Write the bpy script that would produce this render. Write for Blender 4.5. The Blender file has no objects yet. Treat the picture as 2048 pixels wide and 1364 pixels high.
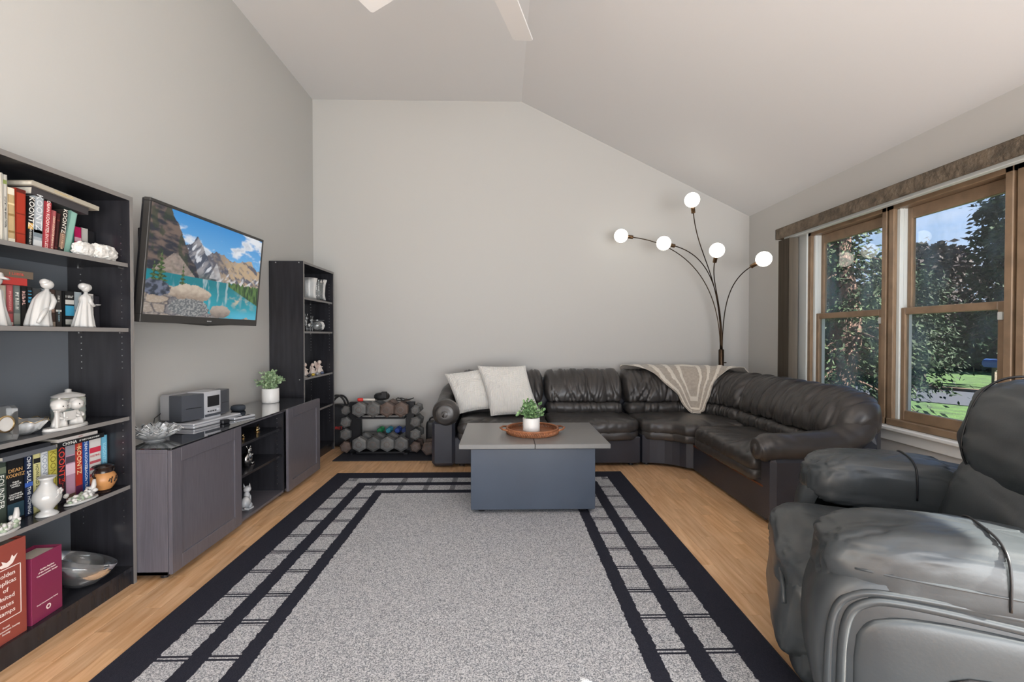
import bpy, math, random
from math import sin, cos, pi, radians as R
from mathutils import Vector, Matrix, noise
random.seed(7)
S = bpy.context.scene
COL = S.collection
# ------------------------------------------------------------------ camera
cd = bpy.data.cameras.new('camera'); cam = bpy.data.objects.new('camera', cd); COL.objects.link(cam)
cd.sensor_width = 36; cd.lens = 36*910/2048; cd.clip_end = 300; cd.clip_start = .02
cam.location = (0, 0, 1.29)
cam.rotation_euler = (R(90)-math.atan(12/910), 0, -math.atan(19/910))
S.camera = cam
# ------------------------------------------------------------------ world, sun, exposure
w = bpy.data.worlds.new('sky'); S.world = w; w.use_nodes = True
nt = w.node_tree; nd = nt.nodes; ln = nt.links; nd.clear()
wo = nd.new('ShaderNodeOutputWorld'); bg = nd.new('ShaderNodeBackground')
tc = nd.new('ShaderNodeTexCoord'); sp = nd.new('ShaderNodeSeparateXYZ')
rp = nd.new('ShaderNodeValToRGB'); ns = nd.new('ShaderNodeTexNoise'); cr = nd.new('ShaderNodeValToRGB'); mx = nd.new('ShaderNodeMixRGB')
ln.new(tc.outputs['Generated'], sp.inputs[0]); ln.new(sp.outputs['Z'], rp.inputs[0])
e = rp.color_ramp.elements
e[0].position = 0; e[0].color = (.66, .77, .92, 1); e[1].position = .75; e[1].color = (.13, .32, .76, 1)
k = e.new(.30); k.color = (.23, .45, .86, 1)
mp = nd.new('ShaderNodeMapping'); mp.inputs['Scale'].default_value = (1.6, 1.6, 4.5)
ln.new(tc.outputs['Generated'], mp.inputs[0]); ln.new(mp.outputs[0], ns.inputs['Vector'])
ns.inputs['Scale'].default_value = 1.7; ns.inputs['Detail'].default_value = 7; ns.inputs['Roughness'].default_value = .58
cr.color_ramp.elements[0].position = .48; cr.color_ramp.elements[1].position = .80
ln.new(ns.outputs['Fac'], cr.inputs[0]); ln.new(cr.outputs[0], mx.inputs[0]); ln.new(rp.outputs[0], mx.inputs[1])
mx.inputs[2].default_value = (.97, .97, .98, 1)
ln.new(mx.outputs[0], bg.inputs['Color']); bg.inputs['Strength'].default_value = 1.05
ln.new(bg.outputs[0], wo.inputs['Surface'])
sd = bpy.data.lights.new('sun', 'SUN'); sun = bpy.data.objects.new('sun', sd); COL.objects.link(sun)
sd.energy = 34; sd.angle = R(.6); sd.color = (1, .94, .85)
sun.rotation_euler = Vector((1, -.62, .775)).to_track_quat('Z', 'Y').to_euler(); sun.location = (12, 3, 14)
ad = bpy.data.lights.new('rear_fill_light', 'AREA'); ad.shape = 'RECTANGLE'; ad.size = 4.6; ad.size_y = 2.3; ad.energy = 385; ad.color = (.99, .99, .99)  # added fill behind the camera, standing in for daylight from that end
al = bpy.data.objects.new('rear_fill_light', ad); COL.objects.link(al); al.location = (1.1, -2.4, 1.0); al.rotation_euler = Vector((.55, -.62, -.85)).to_track_quat('Z', 'Y').to_euler()
S.view_settings.view_transform = 'Standard'; S.view_settings.look = 'None'
S.view_settings.gamma = 1; S.view_settings.use_curve_mapping = False
S.view_settings.exposure = 0.26

# ------------------------------------------------------------------ helpers
class MB:
    def __init__(s): s.v = []; s.f = []; s.m = []; s.mi = 0
    def add(s, vs, fs):
        o = len(s.v); s.v += [tuple(p) for p in vs]; s.f += [tuple(i+o for i in q) for q in fs]; s.m += [s.mi]*len(fs); return s
    def box(s, x0, x1, y0, y1, z0, z1, b=0):
        if x0 > x1: x0, x1 = x1, x0
        if y0 > y1: y0, y1 = y1, y0
        if b <= 0:
            v = [(x, y, z) for z in (z0, z1) for y in (y0, y1) for x in (x0, x1)]
            return s.add(v, [(0,2,3,1),(4,5,7,6),(0,1,5,4),(2,6,7,3),(0,4,6,2),(1,3,7,5)])
        b = min(b, (x1-x0)/2.01, (y1-y0)/2.01, (z1-z0)/2.01)
        # chamfered box: 24 vertices
        v = []; idx = {}
        for i, x in enumerate((x0, x1)):
            for j, y in enumerate((y0, y1)):
                for k, z in enumerate((z0, z1)):
                    sx, sy, sz = (b if i == 0 else -b), (b if j == 0 else -b), (b if k == 0 else -b)
                    idx[i,j,k,0] = len(v); v.append((x, y+sy, z+sz))
                    idx[i,j,k,1] = len(v); v.append((x+sx, y, z+sz))
                    idx[i,j,k,2] = len(v); v.append((x+sx, y+sy, z))
        f = []
        for i in (0,1): f.append([idx[i,j,k,0] for j,k in ((0,0),(1,0),(1,1),(0,1))][::(1 if i else -1)])
        for j in (0,1): f.append([idx[i,j,k,1] for i,k in ((0,0),(1,0),(1,1),(0,1))][::(-1 if j else 1)])
        for k in (0,1): f.append([idx[i,j,k,2] for i,j in ((0,0),(1,0),(1,1),(0,1))][::(1 if k else -1)])
        for j in (0,1):
            for k in (0,1): f.append([idx[0,j,k,1],idx[1,j,k,1],idx[1,j,k,2],idx[0,j,k,2]])
        for i in (0,1):
            for k in (0,1): f.append([idx[i,0,k,0],idx[i,1,k,0],idx[i,1,k,2],idx[i,0,k,2]])
        for i in (0,1):
            for j in (0,1): f.append([idx[i,j,0,0],idx[i,j,1,0],idx[i,j,1,1],idx[i,j,0,1]])
        for i in (0,1):
            for j in (0,1):
                for k in (0,1): f.append([idx[i,j,k,0],idx[i,j,k,1],idx[i,j,k,2]])
        return s.add(v, f)
    def lathe(s, prof, n=24, c=(0,0,0), caps=True, mod=None):
        v = []; f = []
        for r, z in prof:
            for i in range(n):
                a = 2*pi*i/n; q = r*(mod(a, z) if mod else 1)
                v.append((c[0]+q*cos(a), c[1]+q*sin(a), c[2]+z))
        for j in range(len(prof)-1):
            for i in range(n):
                k = (i+1) % n; f.append((j*n+i, j*n+k, (j+1)*n+k, (j+1)*n+i))
        if caps: f.append(tuple(range(n))[::-1]); f.append(tuple((len(prof)-1)*n+i for i in range(n)))
        return s.add(v, f)
    def tube(s, pts, rad, n=8, caps=True, sq=1):
        P = [Vector(p) for p in pts]; L = len(P)
        rs = rad if isinstance(rad, (list, tuple)) else [rad]*L
        v = []; f = []; up = None
        for i in range(L):
            t = (P[min(i+1, L-1)]-P[max(i-1, 0)]).normalized()
            if up is None:
                up = Vector((0,0,1)) if abs(t.z) < .9 else Vector((1,0,0))
            a = (up - t*up.dot(t)).normalized(); b = t.cross(a); up = a
            for k in range(n):
                q = 2*pi*k/n; v.append(P[i]+(a*cos(q)*sq+b*sin(q))*rs[i])
        for i in range(L-1):
            for k in range(n):
                m = (k+1) % n; f.append((i*n+k, i*n+m, (i+1)*n+m, (i+1)*n+k))
        if caps: f.append(tuple(range(n))[::-1]); f.append(tuple((L-1)*n+k for k in range(n)))
        return s.add(v, f)
    def prism(s, poly, z0, z1, axis='z'):
        n = len(poly); v = []
        for z in (z0, z1):
            for a, b in poly:
                v.append((a, b, z) if axis == 'z' else ((a, z, b) if axis == 'y' else (z, a, b)))
        f = [tuple(range(n))[::-1], tuple(range(n, 2*n))]+[(i, (i+1) % n, n+(i+1) % n, n+i) for i in range(n)]
        return s.add(v, f)
    def grid(s, fn, nu, nv, cu=False, cv=False):
        v = [fn(i/(nu if cu else nu-1), j/(nv if cv else nv-1)) for i in range(nu) for j in range(nv)]
        f = []
        for i in range(nu if cu else nu-1):
            for j in range(nv if cv else nv-1):
                a, b = (i+1) % nu, (j+1) % nv
                f.append((i*nv+j, a*nv+j, a*nv+b, i*nv+b))
        return s.add(v, f)
    def blob(s, c, r, e1=1, e2=1, nu=28, nv=18, disp=None, M=None):
        """superellipsoid: e<1 boxier"""
        def sg(x, p): return math.copysign(abs(x)**p, x)
        def fn(u, v):
            a = 2*pi*u; b = pi*(v-.5)*.9999
            p = Vector((sg(cos(b), e1)*sg(cos(a), e2), sg(cos(b), e1)*sg(sin(a), e2), sg(sin(b), e1)))
            if disp: p = p*(1+disp(p))
            p = Vector((p.x*r[0], p.y*r[1], p.z*r[2]))
            if M: p = M @ p
            return p+Vector(c)
        return s.grid(fn, nu, nv, cu=True)
    def xf(s, M, start=0):
        s.v = s.v[:start]+[tuple(M @ Vector(p)) for p in s.v[start:]]; return s
ROOT = {}
def link(o): COL.objects.link(o); return o
def obj(name, mb, m, parent=None, smooth=False, w=False, kind=None, auto=None):
    me = bpy.data.meshes.new(name)
    v = mb.v
    if w and parent is not None:
        lx, ly, lz = ROOT[parent.name]; v = [(x-lx, y-ly, z-lz) for x, y, z in v]
    me.from_pydata(v, [], mb.f)
    ms = m if isinstance(m, (list, tuple)) else [m]
    for q in ms: me.materials.append(q)
    if len(ms) > 1: me.polygons.foreach_set('material_index', mb.m)
    if smooth:
        me.polygons.foreach_set('use_smooth', [True]*len(me.polygons))
        if auto: me.set_sharp_from_angle(angle=R(auto))
    me.update()
    o = link(bpy.data.objects.new(name, me))
    if parent is not None:
        o.parent = parent; ROOT[o.name] = ROOT.get(parent.name, (0,0,0))
    if kind: o['kind'] = kind
    return o
def tag(o, label, cat, group=None):
    o['label'] = label; o['category'] = cat
    if group: o['group'] = group
    return o
def thing(name, label, cat, loc=(0,0,0), rz=0, group=None):
    o = link(bpy.data.objects.new(name, None)); o.empty_display_size = .05
    o.location = loc; o.rotation_euler = (0,0,rz); ROOT[o.name] = tuple(loc)
    return tag(o, label, cat, group)
def struct(name, mb, m, smooth=False): return obj(name, mb, m, kind='structure', smooth=smooth)
def child_copy(src, parent, loc=None, rot=None):
    o = link(src.copy()); o.parent = parent
    if loc is not None: o.location = loc
    if rot is not None: o.rotation_euler = rot
    return o
def copy_tree(o, parent=None):
    c = link(o.copy()); c.parent = parent
    for ch in [q for q in o.children]: copy_tree(ch, c)
    return c
def text(name, body, size, m, parent, M, align='CENTER', ext=.0004, xs=1, space=1):
    cu = bpy.data.curves.new(name, 'FONT'); cu.body = body; cu.size = size; cu.align_x = align; cu.align_y = 'CENTER'
    cu.extrude = ext; cu.resolution_u = 2; cu.space_character = space
    t = bpy.data.objects.new('tmp_text', cu); COL.objects.link(t)
    dg = bpy.context.evaluated_depsgraph_get()
    me = bpy.data.meshes.new_from_object(t.evaluated_get(dg)); bpy.data.objects.remove(t); bpy.data.curves.remove(cu)
    me.transform(M @ Matrix.Diagonal((xs, 1, 1, 1)))
    me.materials.clear(); me.materials.append(m); me.name = name
    o = link(bpy.data.objects.new(name, me)); o.parent = parent
    ROOT[o.name] = ROOT.get(parent.name, (0,0,0)) if parent else (0,0,0)
    return o
def basis(o, x, y):
    """matrix mapping local x,y,z to given axes at origin o"""
    x = Vector(x).normalized(); y = Vector(y).normalized(); z = x.cross(y)
    return Matrix(((x.x,y.x,z.x,o[0]),(x.y,y.y,z.y,o[1]),(x.z,y.z,z.z,o[2]),(0,0,0,1)))
def fbm(x, y=0, z=0, oct=3):
    t = 0; a = 1; 
    for i in range(oct): t += a*noise.noise(Vector((x, y, z))); x *= 2.03; y *= 2.03; z *= 2.03; a *= .5
    return t
def ss(a, b, x):
    t = max(0, min(1, (x-a)/(b-a))); return t*t*(3-2*t)

# ------------------------------------------------------------------ materials
MATS = {}
def mat(name, col, rough=.5, metal=0, var=0, vscale=8, bump=0, bscale=60, spec=.5, coat=0, stretch=None, col2=None, objrand=0, detail=4, sheen=0, trans=0, ior=1.45, bdist=.002, alpha=1, emit=None, estr=0, coatr=.1):
    if name in MATS: return MATS[name]
    m = bpy.data.materials.new(name); MATS[name] = m; m.use_nodes = True
    n = m.node_tree.nodes; l = m.node_tree.links; b = n['Principled BSDF']
    c4 = tuple(col)+(1,)
    b.inputs['Base Color'].default_value = c4; b.inputs['Roughness'].default_value = rough; b.inputs['Metallic'].default_value = metal
    b.inputs['Specular IOR Level'].default_value = spec; b.inputs['Coat Weight'].default_value = coat; b.inputs['Coat Roughness'].default_value = coatr
    b.inputs['Sheen Weight'].default_value = sheen; b.inputs['Transmission Weight'].default_value = trans; b.inputs['IOR'].default_value = ior
    if emit: b.inputs['Emission Color'].default_value = tuple(emit)+(1,); b.inputs['Emission Strength'].default_value = estr
    tcn = n.new('ShaderNodeTexCoord'); vec = tcn.outputs['Object']
    if stretch:
        mpn = n.new('ShaderNodeMapping'); mpn.inputs['Scale'].default_value = stretch; l.new(vec, mpn.inputs[0]); vec = mpn.outputs[0]
    cur = None
    if var or col2:
        t = n.new('ShaderNodeTexNoise'); t.inputs['Scale'].default_value = vscale; t.inputs['Detail'].default_value = detail
        l.new(vec, t.inputs['Vector'])
        r = n.new('ShaderNodeValToRGB'); l.new(t.outputs['Fac'], r.inputs[0])
        c2 = col2 if col2 else tuple(min(1, q*(1+var)) for q in col)
        c1 = col if col2 else tuple(q*(1-var) for q in col)
        r.color_ramp.elements[0].color = tuple(c1)+(1,); r.color_ramp.elements[1].color = tuple(c2)+(1,)
        r.color_ramp.elements[0].position = .34; r.color_ramp.elements[1].position = .66
        cur = r.outputs[0]
    if objrand:
        oi = n.new('ShaderNodeObjectInfo'); h = n.new('ShaderNodeHueSaturation'); mr = n.new('ShaderNodeMapRange')
        l.new(oi.outputs['Random'], mr.inputs[0]); mr.inputs[3].default_value = 1-objrand; mr.inputs[4].default_value = 1+objrand
        l.new(mr.outputs[0], h.inputs['Value'])
        if cur: l.new(cur, h.inputs['Color'])
        else: h.inputs['Color'].default_value = c4
        cur = h.outputs[0]
    if cur: l.new(cur, b.inputs['Base Color'])
    if bump:
        t2 = n.new('ShaderNodeTexNoise'); t2.inputs['Scale'].default_value = bscale; t2.inputs['Detail'].default_value = 4
        l.new(vec, t2.inputs['Vector']); bp = n.new('ShaderNodeBump'); bp.inputs['Strength'].default_value = bump; bp.inputs['Distance'].default_value = bdist
        l.new(t2.outputs['Fac'], bp.inputs['Height']); l.new(bp.outputs[0], b.inputs['Normal'])
    return m
def plain(name, col, rough=.55, **k): return mat(name, col, rough, **k)
def hexc(h):
    h = h.lstrip('#'); c = [int(h[i:i+2], 16)/255 for i in (0,2,4)]
    return tuple(q/12.92 if q <= .04045 else ((q+.055)/1.055)**2.4 for q in c)
M_wall = mat('wall_paint', (.475,.470,.455), .62, bump=.06, bscale=160, spec=.35)
M_ceil = mat('ceiling_paint', (.66,.66,.665), .8, bump=.05, bscale=120, spec=.2)
M_white = mat('white_paint', (.72,.73,.72), .4)
M_oak = mat('window_wood', hexc('86705a'), .38, var=.16, vscale=14, stretch=(6,.7,.7), bump=.05, bscale=40)
M_bcase = mat('black_laminate_and_bay_shade', (.021,.021,.025), .22, var=.2, vscale=30, spec=.5, stretch=(1,1,.1))
M_edge_glint = mat('painted_edge_glint', (.19,.18,.172), .35)  # reflection painted as a lighter strip on the black front edges
M_cab = mat('sideboard_veneer', (.105,.098,.113), .30, var=.10, vscale=22, stretch=(6,6,.35), bump=.05, bscale=40, spec=.55)
M_pin = mat('nickel_pin', (.6,.6,.6), .3, metal=1)
def leather(name, base, rough, sc=140, b=.25):
    m = mat(name, base, rough, bump=b, bscale=sc, spec=.55, bdist=.0016, var=.15, vscale=3)
    return m
M_lea = leather('black_leather', (.046,.042,.040), .33, 140, .12)
M_lea_base = leather('black_leather_base', (.028,.030,.040), .36)
M_rec = leather('slate_leather', (.046,.053,.058), .34, 120, .12)
M_blk = mat('black_plastic', (.012,.012,.014), .35)
M_blkm = mat('black_metal', (.012,.012,.014), .4, metal=.3)
M_rub = mat('black_rubber', (.012,.012,.013), .7, bump=.3, bscale=90)
M_glass = mat('clear_glass', (.90,.93,.94), .02, trans=.95, ior=1.45)
M_porc = mat('white_porcelain', (.44,.44,.43), .12, coat=.4)
M_bisque = mat('matte_porcelain', (.50,.49,.47), .35, var=.05, vscale=20)
M_page = mat('book_pages', (.62,.58,.50), .8, var=.12, vscale=60, stretch=(1,30,1))
M_silver = mat('silver', (.62,.61,.60), .18, metal=1)
M_gold = mat('gold_trim', (.65,.48,.25), .25, metal=1)
# ------------------------------------------------------------------ room shell
XL, XR, YB, YF, ZC, XRI, ZE = -2.24, 2.98, 5.45, -3.2, 4.067, .227, 2.732
struct('wall_back', MB().prism([(XL-.15,-.1),(XR+.15,-.1),(XR+.15,ZE+.02),(XR,ZE+.02),(XRI,ZC+.02),(XL-.15,ZC+.02)], YB, YB+.12, 'y'), M_wall)
struct('wall_left', MB().box(XL-.12, XL, YF, YB, -.1, ZC+.02), M_wall)
cm = MB().box(XL-.15, XRI, YF, YB+.12, ZC, ZC+.12)
cm.prism([(XRI,ZC),(XR+.2,ZE-.107),(XR+.2,ZE+.05),(XRI,ZC+.16)], YF, YB+.12, 'y')
struct('ceiling', cm, M_ceil)
WY0, WY1, WZ0, WZ1 = -.245, 4.40, .57, 2.31      # window opening
wr = MB().box(XR, XR+.16, YF, WY0, -.1, ZE+.02).box(XR, XR+.16, WY1, YB, -.1, ZE+.02)
wr.box(XR, XR+.16, WY0, WY1, -.1, WZ0).box(XR, XR+.16, WY0, WY1, WZ1, ZE+.02)
struct('wall_right', wr, M_wall)
# floor: maple strips
M_fl = bpy.data.materials.new('maple_strip'); M_fl.use_nodes = True
def _fl(m):
    n = m.node_tree.nodes; l = m.node_tree.links; b = n['Principled BSDF']
    tcn = n.new('ShaderNodeTexCoord'); mpn = n.new('ShaderNodeMapping'); mpn.inputs['Scale'].default_value = (26, 2.2, 1)
    oi = n.new('ShaderNodeObjectInfo'); va = n.new('ShaderNodeVectorMath'); va.operation = 'ADD'
    cx = n.new('ShaderNodeCombineXYZ'); mu = n.new('ShaderNodeMath'); mu.operation = 'MULTIPLY'; mu.inputs[1].default_value = 37
    geo = n.new('ShaderNodeNewGeometry'); 
    l.new(geo.outputs['Position'], mpn.inputs[0]); l.new(oi.outputs['Random'], mu.inputs[0]); l.new(mu.outputs[0], cx.inputs[1])
    l.new(mpn.outputs[0], va.inputs[0]); l.new(cx.outputs[0], va.inputs[1])
    t = n.new('ShaderNodeTexNoise'); t.inputs['Scale'].default_value = 1.6; t.inputs['Detail'].default_value = 6; l.new(va.outputs[0], t.inputs['Vector'])
    r = n.new('ShaderNodeValToRGB'); l.new(t.outputs['Fac'], r.inputs[0])
    r.color_ramp.elements[0].color = hexc('bf9163')+(1,); r.color_ramp.elements[1].color = hexc('e0ba92')+(1,)
    r.color_ramp.elements[0].position = .3; r.color_ramp.elements[1].position = .7
    h = n.new('ShaderNodeHueSaturation'); mr = n.new('ShaderNodeMapRange'); mr.inputs[3].default_value = .88; mr.inputs[4].default_value = 1.08
    l.new(oi.outputs['Random'], mr.inputs[0]); l.new(mr.outputs[0], h.inputs['Value']); l.new(r.outputs[0], h.inputs['Color'])
    l.new(h.outputs[0], b.inputs['Base Color']); b.inputs['Roughness'].default_value = .28; b.inputs['Specular IOR Level'].default_value = .45
_fl(M_fl)
M_sub = mat('floor_joint', hexc('8f6537'), .6)
floor = struct('floor', MB().box(XL-.1, XR+.1, YF, YB+.1, -.12, -.006), M_sub)
PW, PLN = .078, .46
pl_me = None; rest = MB(); npl = 0
for i in range(int((XR-XL)/PW)+1):
    x = XL+i*PW; off = (i*.618 % 1)*PLN
    j = 0; y = YF-off
    while y < YB:
        cx_, cy_ = x+PW/2, y+PLN/2
        y0, y1 = max(y, YF), min(y+PLN, YB)
        vis = ((-1.97 < cx_ < -1.50 and .9 < cy_ < 5.3) or (1.06 < cx_ < 1.86 and 1.1 < cy_ < 4.6) or (4.2 < cy_ < 4.75 and -1.97 < cx_ < 1.86) or (cy_ > 4.2 and -1.97 < cx_ < -.55))
        if vis and y0 == y and y1 == y+PLN and npl < 298:
            if pl_me is None:
                o = obj('plank', MB().box(.0004, PW-.0004, .0004, PLN-.0004, -.008, 0, .0006), M_fl, floor); pl_me = o
            else: o = child_copy(pl_me, floor)
            o.location = (x, y, 0); npl += 1
        elif y1-y0 > .01:
            rest.box(x+.0004, min(x+PW, XR+.05)-.0004, y0+.0004, y1-.0004, -.008, 0)
        y += PLN
obj('planks', rest, M_fl, floor, kind='stuff')

# ------------------------------------------------------------------ window units
M_pane = bpy.data.materials.new('window_glass'); M_pane.use_nodes = True
def _pane(m):
    n = m.node_tree.nodes; l = m.node_tree.links; n.clear()
    out = n.new('ShaderNodeOutputMaterial'); tr = n.new('ShaderNodeBsdfTransparent'); gl = n.new('ShaderNodeBsdfGlossy'); df = n.new('ShaderNodeBsdfTranslucent')
    lw = n.new('ShaderNodeLayerWeight'); pw = n.new('ShaderNodeMath'); pw.operation = 'POWER'; pw.inputs[1].default_value = 4; l.new(lw.outputs['Facing'], pw.inputs[0]); fr = n.new('ShaderNodeMath'); fr.operation = 'MULTIPLY_ADD'; fr.inputs[1].default_value = .8; fr.inputs[2].default_value = .035; l.new(pw.outputs[0], fr.inputs[0]); gl.inputs['Roughness'].default_value = .01
    tr.inputs['Color'].default_value = (.94,.95,.95,1)
    m1 = n.new('ShaderNodeMixShader'); l.new(fr.outputs[0], m1.inputs[0]); l.new(tr.outputs[0], m1.inputs[1]); l.new(gl.outputs[0], m1.inputs[2])
    geo = n.new('ShaderNodeNewGeometry'); mpn = n.new('ShaderNodeMapping'); mpn.inputs['Scale'].default_value = (1, 1.5, .8); l.new(geo.outputs['Position'], mpn.inputs[0])
    t = n.new('ShaderNodeTexNoise'); t.inputs['Scale'].default_value = 2.6; t.inputs['Detail'].default_value = 5; t.inputs['Roughness'].default_value = .55; l.new(mpn.outputs[0], t.inputs['Vector'])
    r = n.new('ShaderNodeMapRange'); r.inputs[1].default_value = .46; r.inputs[2].default_value = .78; r.inputs[3].default_value = .01; r.inputs[4].default_value = .17; l.new(t.outputs['Fac'], r.inputs[0])
    df.inputs['Color'].default_value = (.75,.78,.82,1)
    m2 = n.new('ShaderNodeMixShader'); l.new(r.outputs[0], m2.inputs[0]); l.new(m1.outputs[0], m2.inputs[1]); l.new(df.outputs[0], m2.inputs[2])
    l.new(m2.outputs[0], out.inputs['Surface'])
_pane(M_pane)
M_liner = mat('white_jamb_liner', (.60,.63,.62), .45)
def window_unit(idx, y0, y1):
    """double-hung wooden unit between y0 (near) and y1 (far)"""
    z0, z1 = WZ0+.03, WZ1-.02; X = XR
    w_ = struct('window_%d' % idx, MB().box(X-.005, X+.13, y0, y0+.045, z0, z1, .004).box(X-.005, X+.13, y1-.045, y1, z0, z1, .004)
                .box(X-.005, X+.13, y0, y1, z1-.045, z1, .004).box(X-.012, X+.13, y0, y1, z0, z0+.05, .004), M_oak)
    obj('jamb_liner', MB().box(X+.02, X+.12, y1-.075, y1-.045, z0+.05, z1-.045, .003).box(X+.045, X+.05, y1-.08, y1-.075, z0+.05, z1-.045), M_liner, w_)
    obj('jamb_liner', MB().box(X+.02, X+.12, y0+.045, y0+.055, z0+.05, z1-.045, .003), M_liner, w_)
    zm = 1.45
    def sash(nm, xa, za, zb, bot, top):
        a, b = y0+.056, y1-.076; st = .052
        s_ = obj(nm, MB().box(xa, xa+.035, a, a+st, za, zb, .004).box(xa, xa+.035, b-st*.7, b, za, zb, .004).box(xa, xa+.035, a+st, b-st*.7, za, za+bot, .004).box(xa, xa+.035, a+st, b-st*.7, zb-top, zb, .004), M_oak, w_)
        obj('pane', MB().box(xa+.015, xa+.018, a+st-.005, b-st*.7+.005, za+bot-.005, zb-top+.005), M_pane, s_)
        return s_
    sash('upper_sash', X+.075, zm-.005, z1-.045, .04, .085)
    lo = sash('lower_sash', X+.030, z0+.05, zm+.045, .075, .052)
    obj('sash_latch', MB().box(X+.012, X+.03, y0+.07, y0+.095, zm-.07, zm-.02, .004), M_liner, lo)
W_Y = [(3.475, 4.385), (2.60, 3.455), (1.745, 2.58), (.985, 1.725), (.405, .965), (-.23, .385)]  # last two units added out of view so sun reaches the recliner
for i, (a, b) in enumerate(W_Y): window_unit(i+1, a, b)
struct('trim_1', MB().box(XR-.018, XR+.02, WY1-.02, WY1+.10, WZ0-.02, WZ1+.06, .004).box(XR-.018, XR+.02, WY0-.1, WY0+.005, WZ0-.02, WZ1+.06, .004).box(XR-.018, XR+.02, WY0-.1, WY1+.10, WZ1-.02, WZ1+.07, .004), M_liner)
struct('trim_2', MB().box(XR-.06, XR+.05, WY0-.12, WY1+.12, WZ0-.005, WZ0+.028, .008).box(XR-.022, XR+.02, WY0-.1, WY1+.1, WZ0-.085, WZ0-.005, .005), M_white)
# valance
M_val = mat('valance_fabric', hexc('4a4238'), .85, bump=1, bscale=28, bdist=.02, col2=hexc('6f6253'), vscale=16, detail=6)
va = thing('window_valance', 'long dark textured fabric valance box above the windows', 'valance', (XR-.09, 2.7, 2.262))
obj('fabric_box', MB().box(XR-.185, XR-.165, -.7, 4.62, 2.262, 2.368, .006).box(XR-.185, XR, 4.60, 4.62, 2.262, 2.368, .004).box(XR-.185, XR, -.7, -.68, 2.262, 2.368, .004).box(XR-.18, XR-.0185, -.69, 4.61, 2.355, 2.368), M_val, va, w=True)
obj('headrail', MB().box(XR-.12, XR-.07, -.66, 4.58, 2.255, 2.29, .004), M_liner, va, w=True)
M_slat = mat('blind_slat', hexc('5d554b'), .6, var=.12, vscale=30, stretch=(1,1,.05), objrand=.08)
vb = thing('vertical_blind', 'stack of grey brown vertical blind slats beside the window', 'blind', (XR-.09, 4.52, .12))
for i in range(9):
    y = 4.43+i*.021
    m = MB(); 
    def fn(u, v, y=y): 
        d = u-.5; return (XR-.160+.092*u, y+.012*(1-4*d*d)*.6+.004*sin(i), .14+v*2.11)
    m.grid(fn, 6, 2)
    m2 = MB(); m2.add([(a, b+.0015, c) for a, b, c in m.v]+m.v, [tuple(f) for f in m.f]+[tuple(k+len(m.v) for k in f[::-1]) for f in m.f])
    obj('slat', m2, M_slat, vb, w=True, smooth=True)

# ------------------------------------------------------------------ outdoors
GZ = -.42
M_grass = mat('lawn_grass', hexc('1f370d'), .9, col2=hexc('35541a'), vscale=3.2, detail=8, bump=.5, bscale=30, bdist=.05)
M_road = mat('asphalt', hexc('282c36'), .9, var=.16, vscale=40, detail=6, bump=.3, bscale=90)
lawn = struct('lawn', MB().box(XR+.16, 90, -60, 80, GZ-.2, GZ), M_grass)
M_soil = mat('bark_mulch', hexc('4b3a2c'), .95, var=.4, vscale=9)
road = struct('driveway', MB().prism([(10.9+.5*t, 11.1-.866*t) for t in (-9, 12)]+[(13.75+.46*t, 13.55-.888*t) for t in (12, -9)], GZ, GZ+.015), M_road)
struct('kerb', MB().prism([(13.72+.46*t, 13.53-.888*t) for t in (-9, 12)]+[(13.95+.46*t, 13.65-.888*t) for t in (12, -9)], GZ, GZ+.1), M_soil)
M_bark = mat('cedar_bark', hexc('41302c'), .95, col2=hexc('60493f'), vscale=7, stretch=(3,3,.5), bump=1, bscale=16, bdist=.05, detail=6)
M_bark2 = mat('grey_bark', hexc('6b6156'), .95, var=.3, vscale=9, stretch=(3,3,.5), bump=1, bscale=20, bdist=.04)
def leafmat(n, a, b): 
    m = mat(n, hexc(a), .75, col2=hexc(b), vscale=1.6, detail=8, spec=.2); return m
M_lf1 = leafmat('cedar_foliage', '182218', '38492f'); M_lf2 = leafmat('dark_spruce_foliage', '121b14', '263a23'); M_lf3 = leafmat('bright_shrub_foliage', '1f3213', '3d5125'); M_lf4 = leafmat('plum_tree_foliage', '1d191a', '373032')
def sprays(mb, pts, per, ln_, wd, spread, droop, rnd):
    for c, d in pts:
        for _ in range(per):
            p = Vector(c)+Vector((rnd.gauss(0, spread), rnd.gauss(0, spread), rnd.gauss(0, spread*.6)))
            q = (Vector(d)*.7+Vector((rnd.gauss(0, .7), rnd.gauss(0, .7), rnd.gauss(-droop, .5)))).normalized()
            s_ = q.cross(Vector((rnd.gauss(0, 1), rnd.gauss(0, 1), rnd.gauss(0, 1)))).normalized()
            L = ln_*rnd.uniform(.6, 1.3); W_ = wd*rnd.uniform(.7, 1.2)
            mb.add([p-s_*W_*.3, p+q*L*.45-s_*W_, p+q*L, p+q*L*.45+s_*W_], [(0,1,2,3)])
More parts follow.
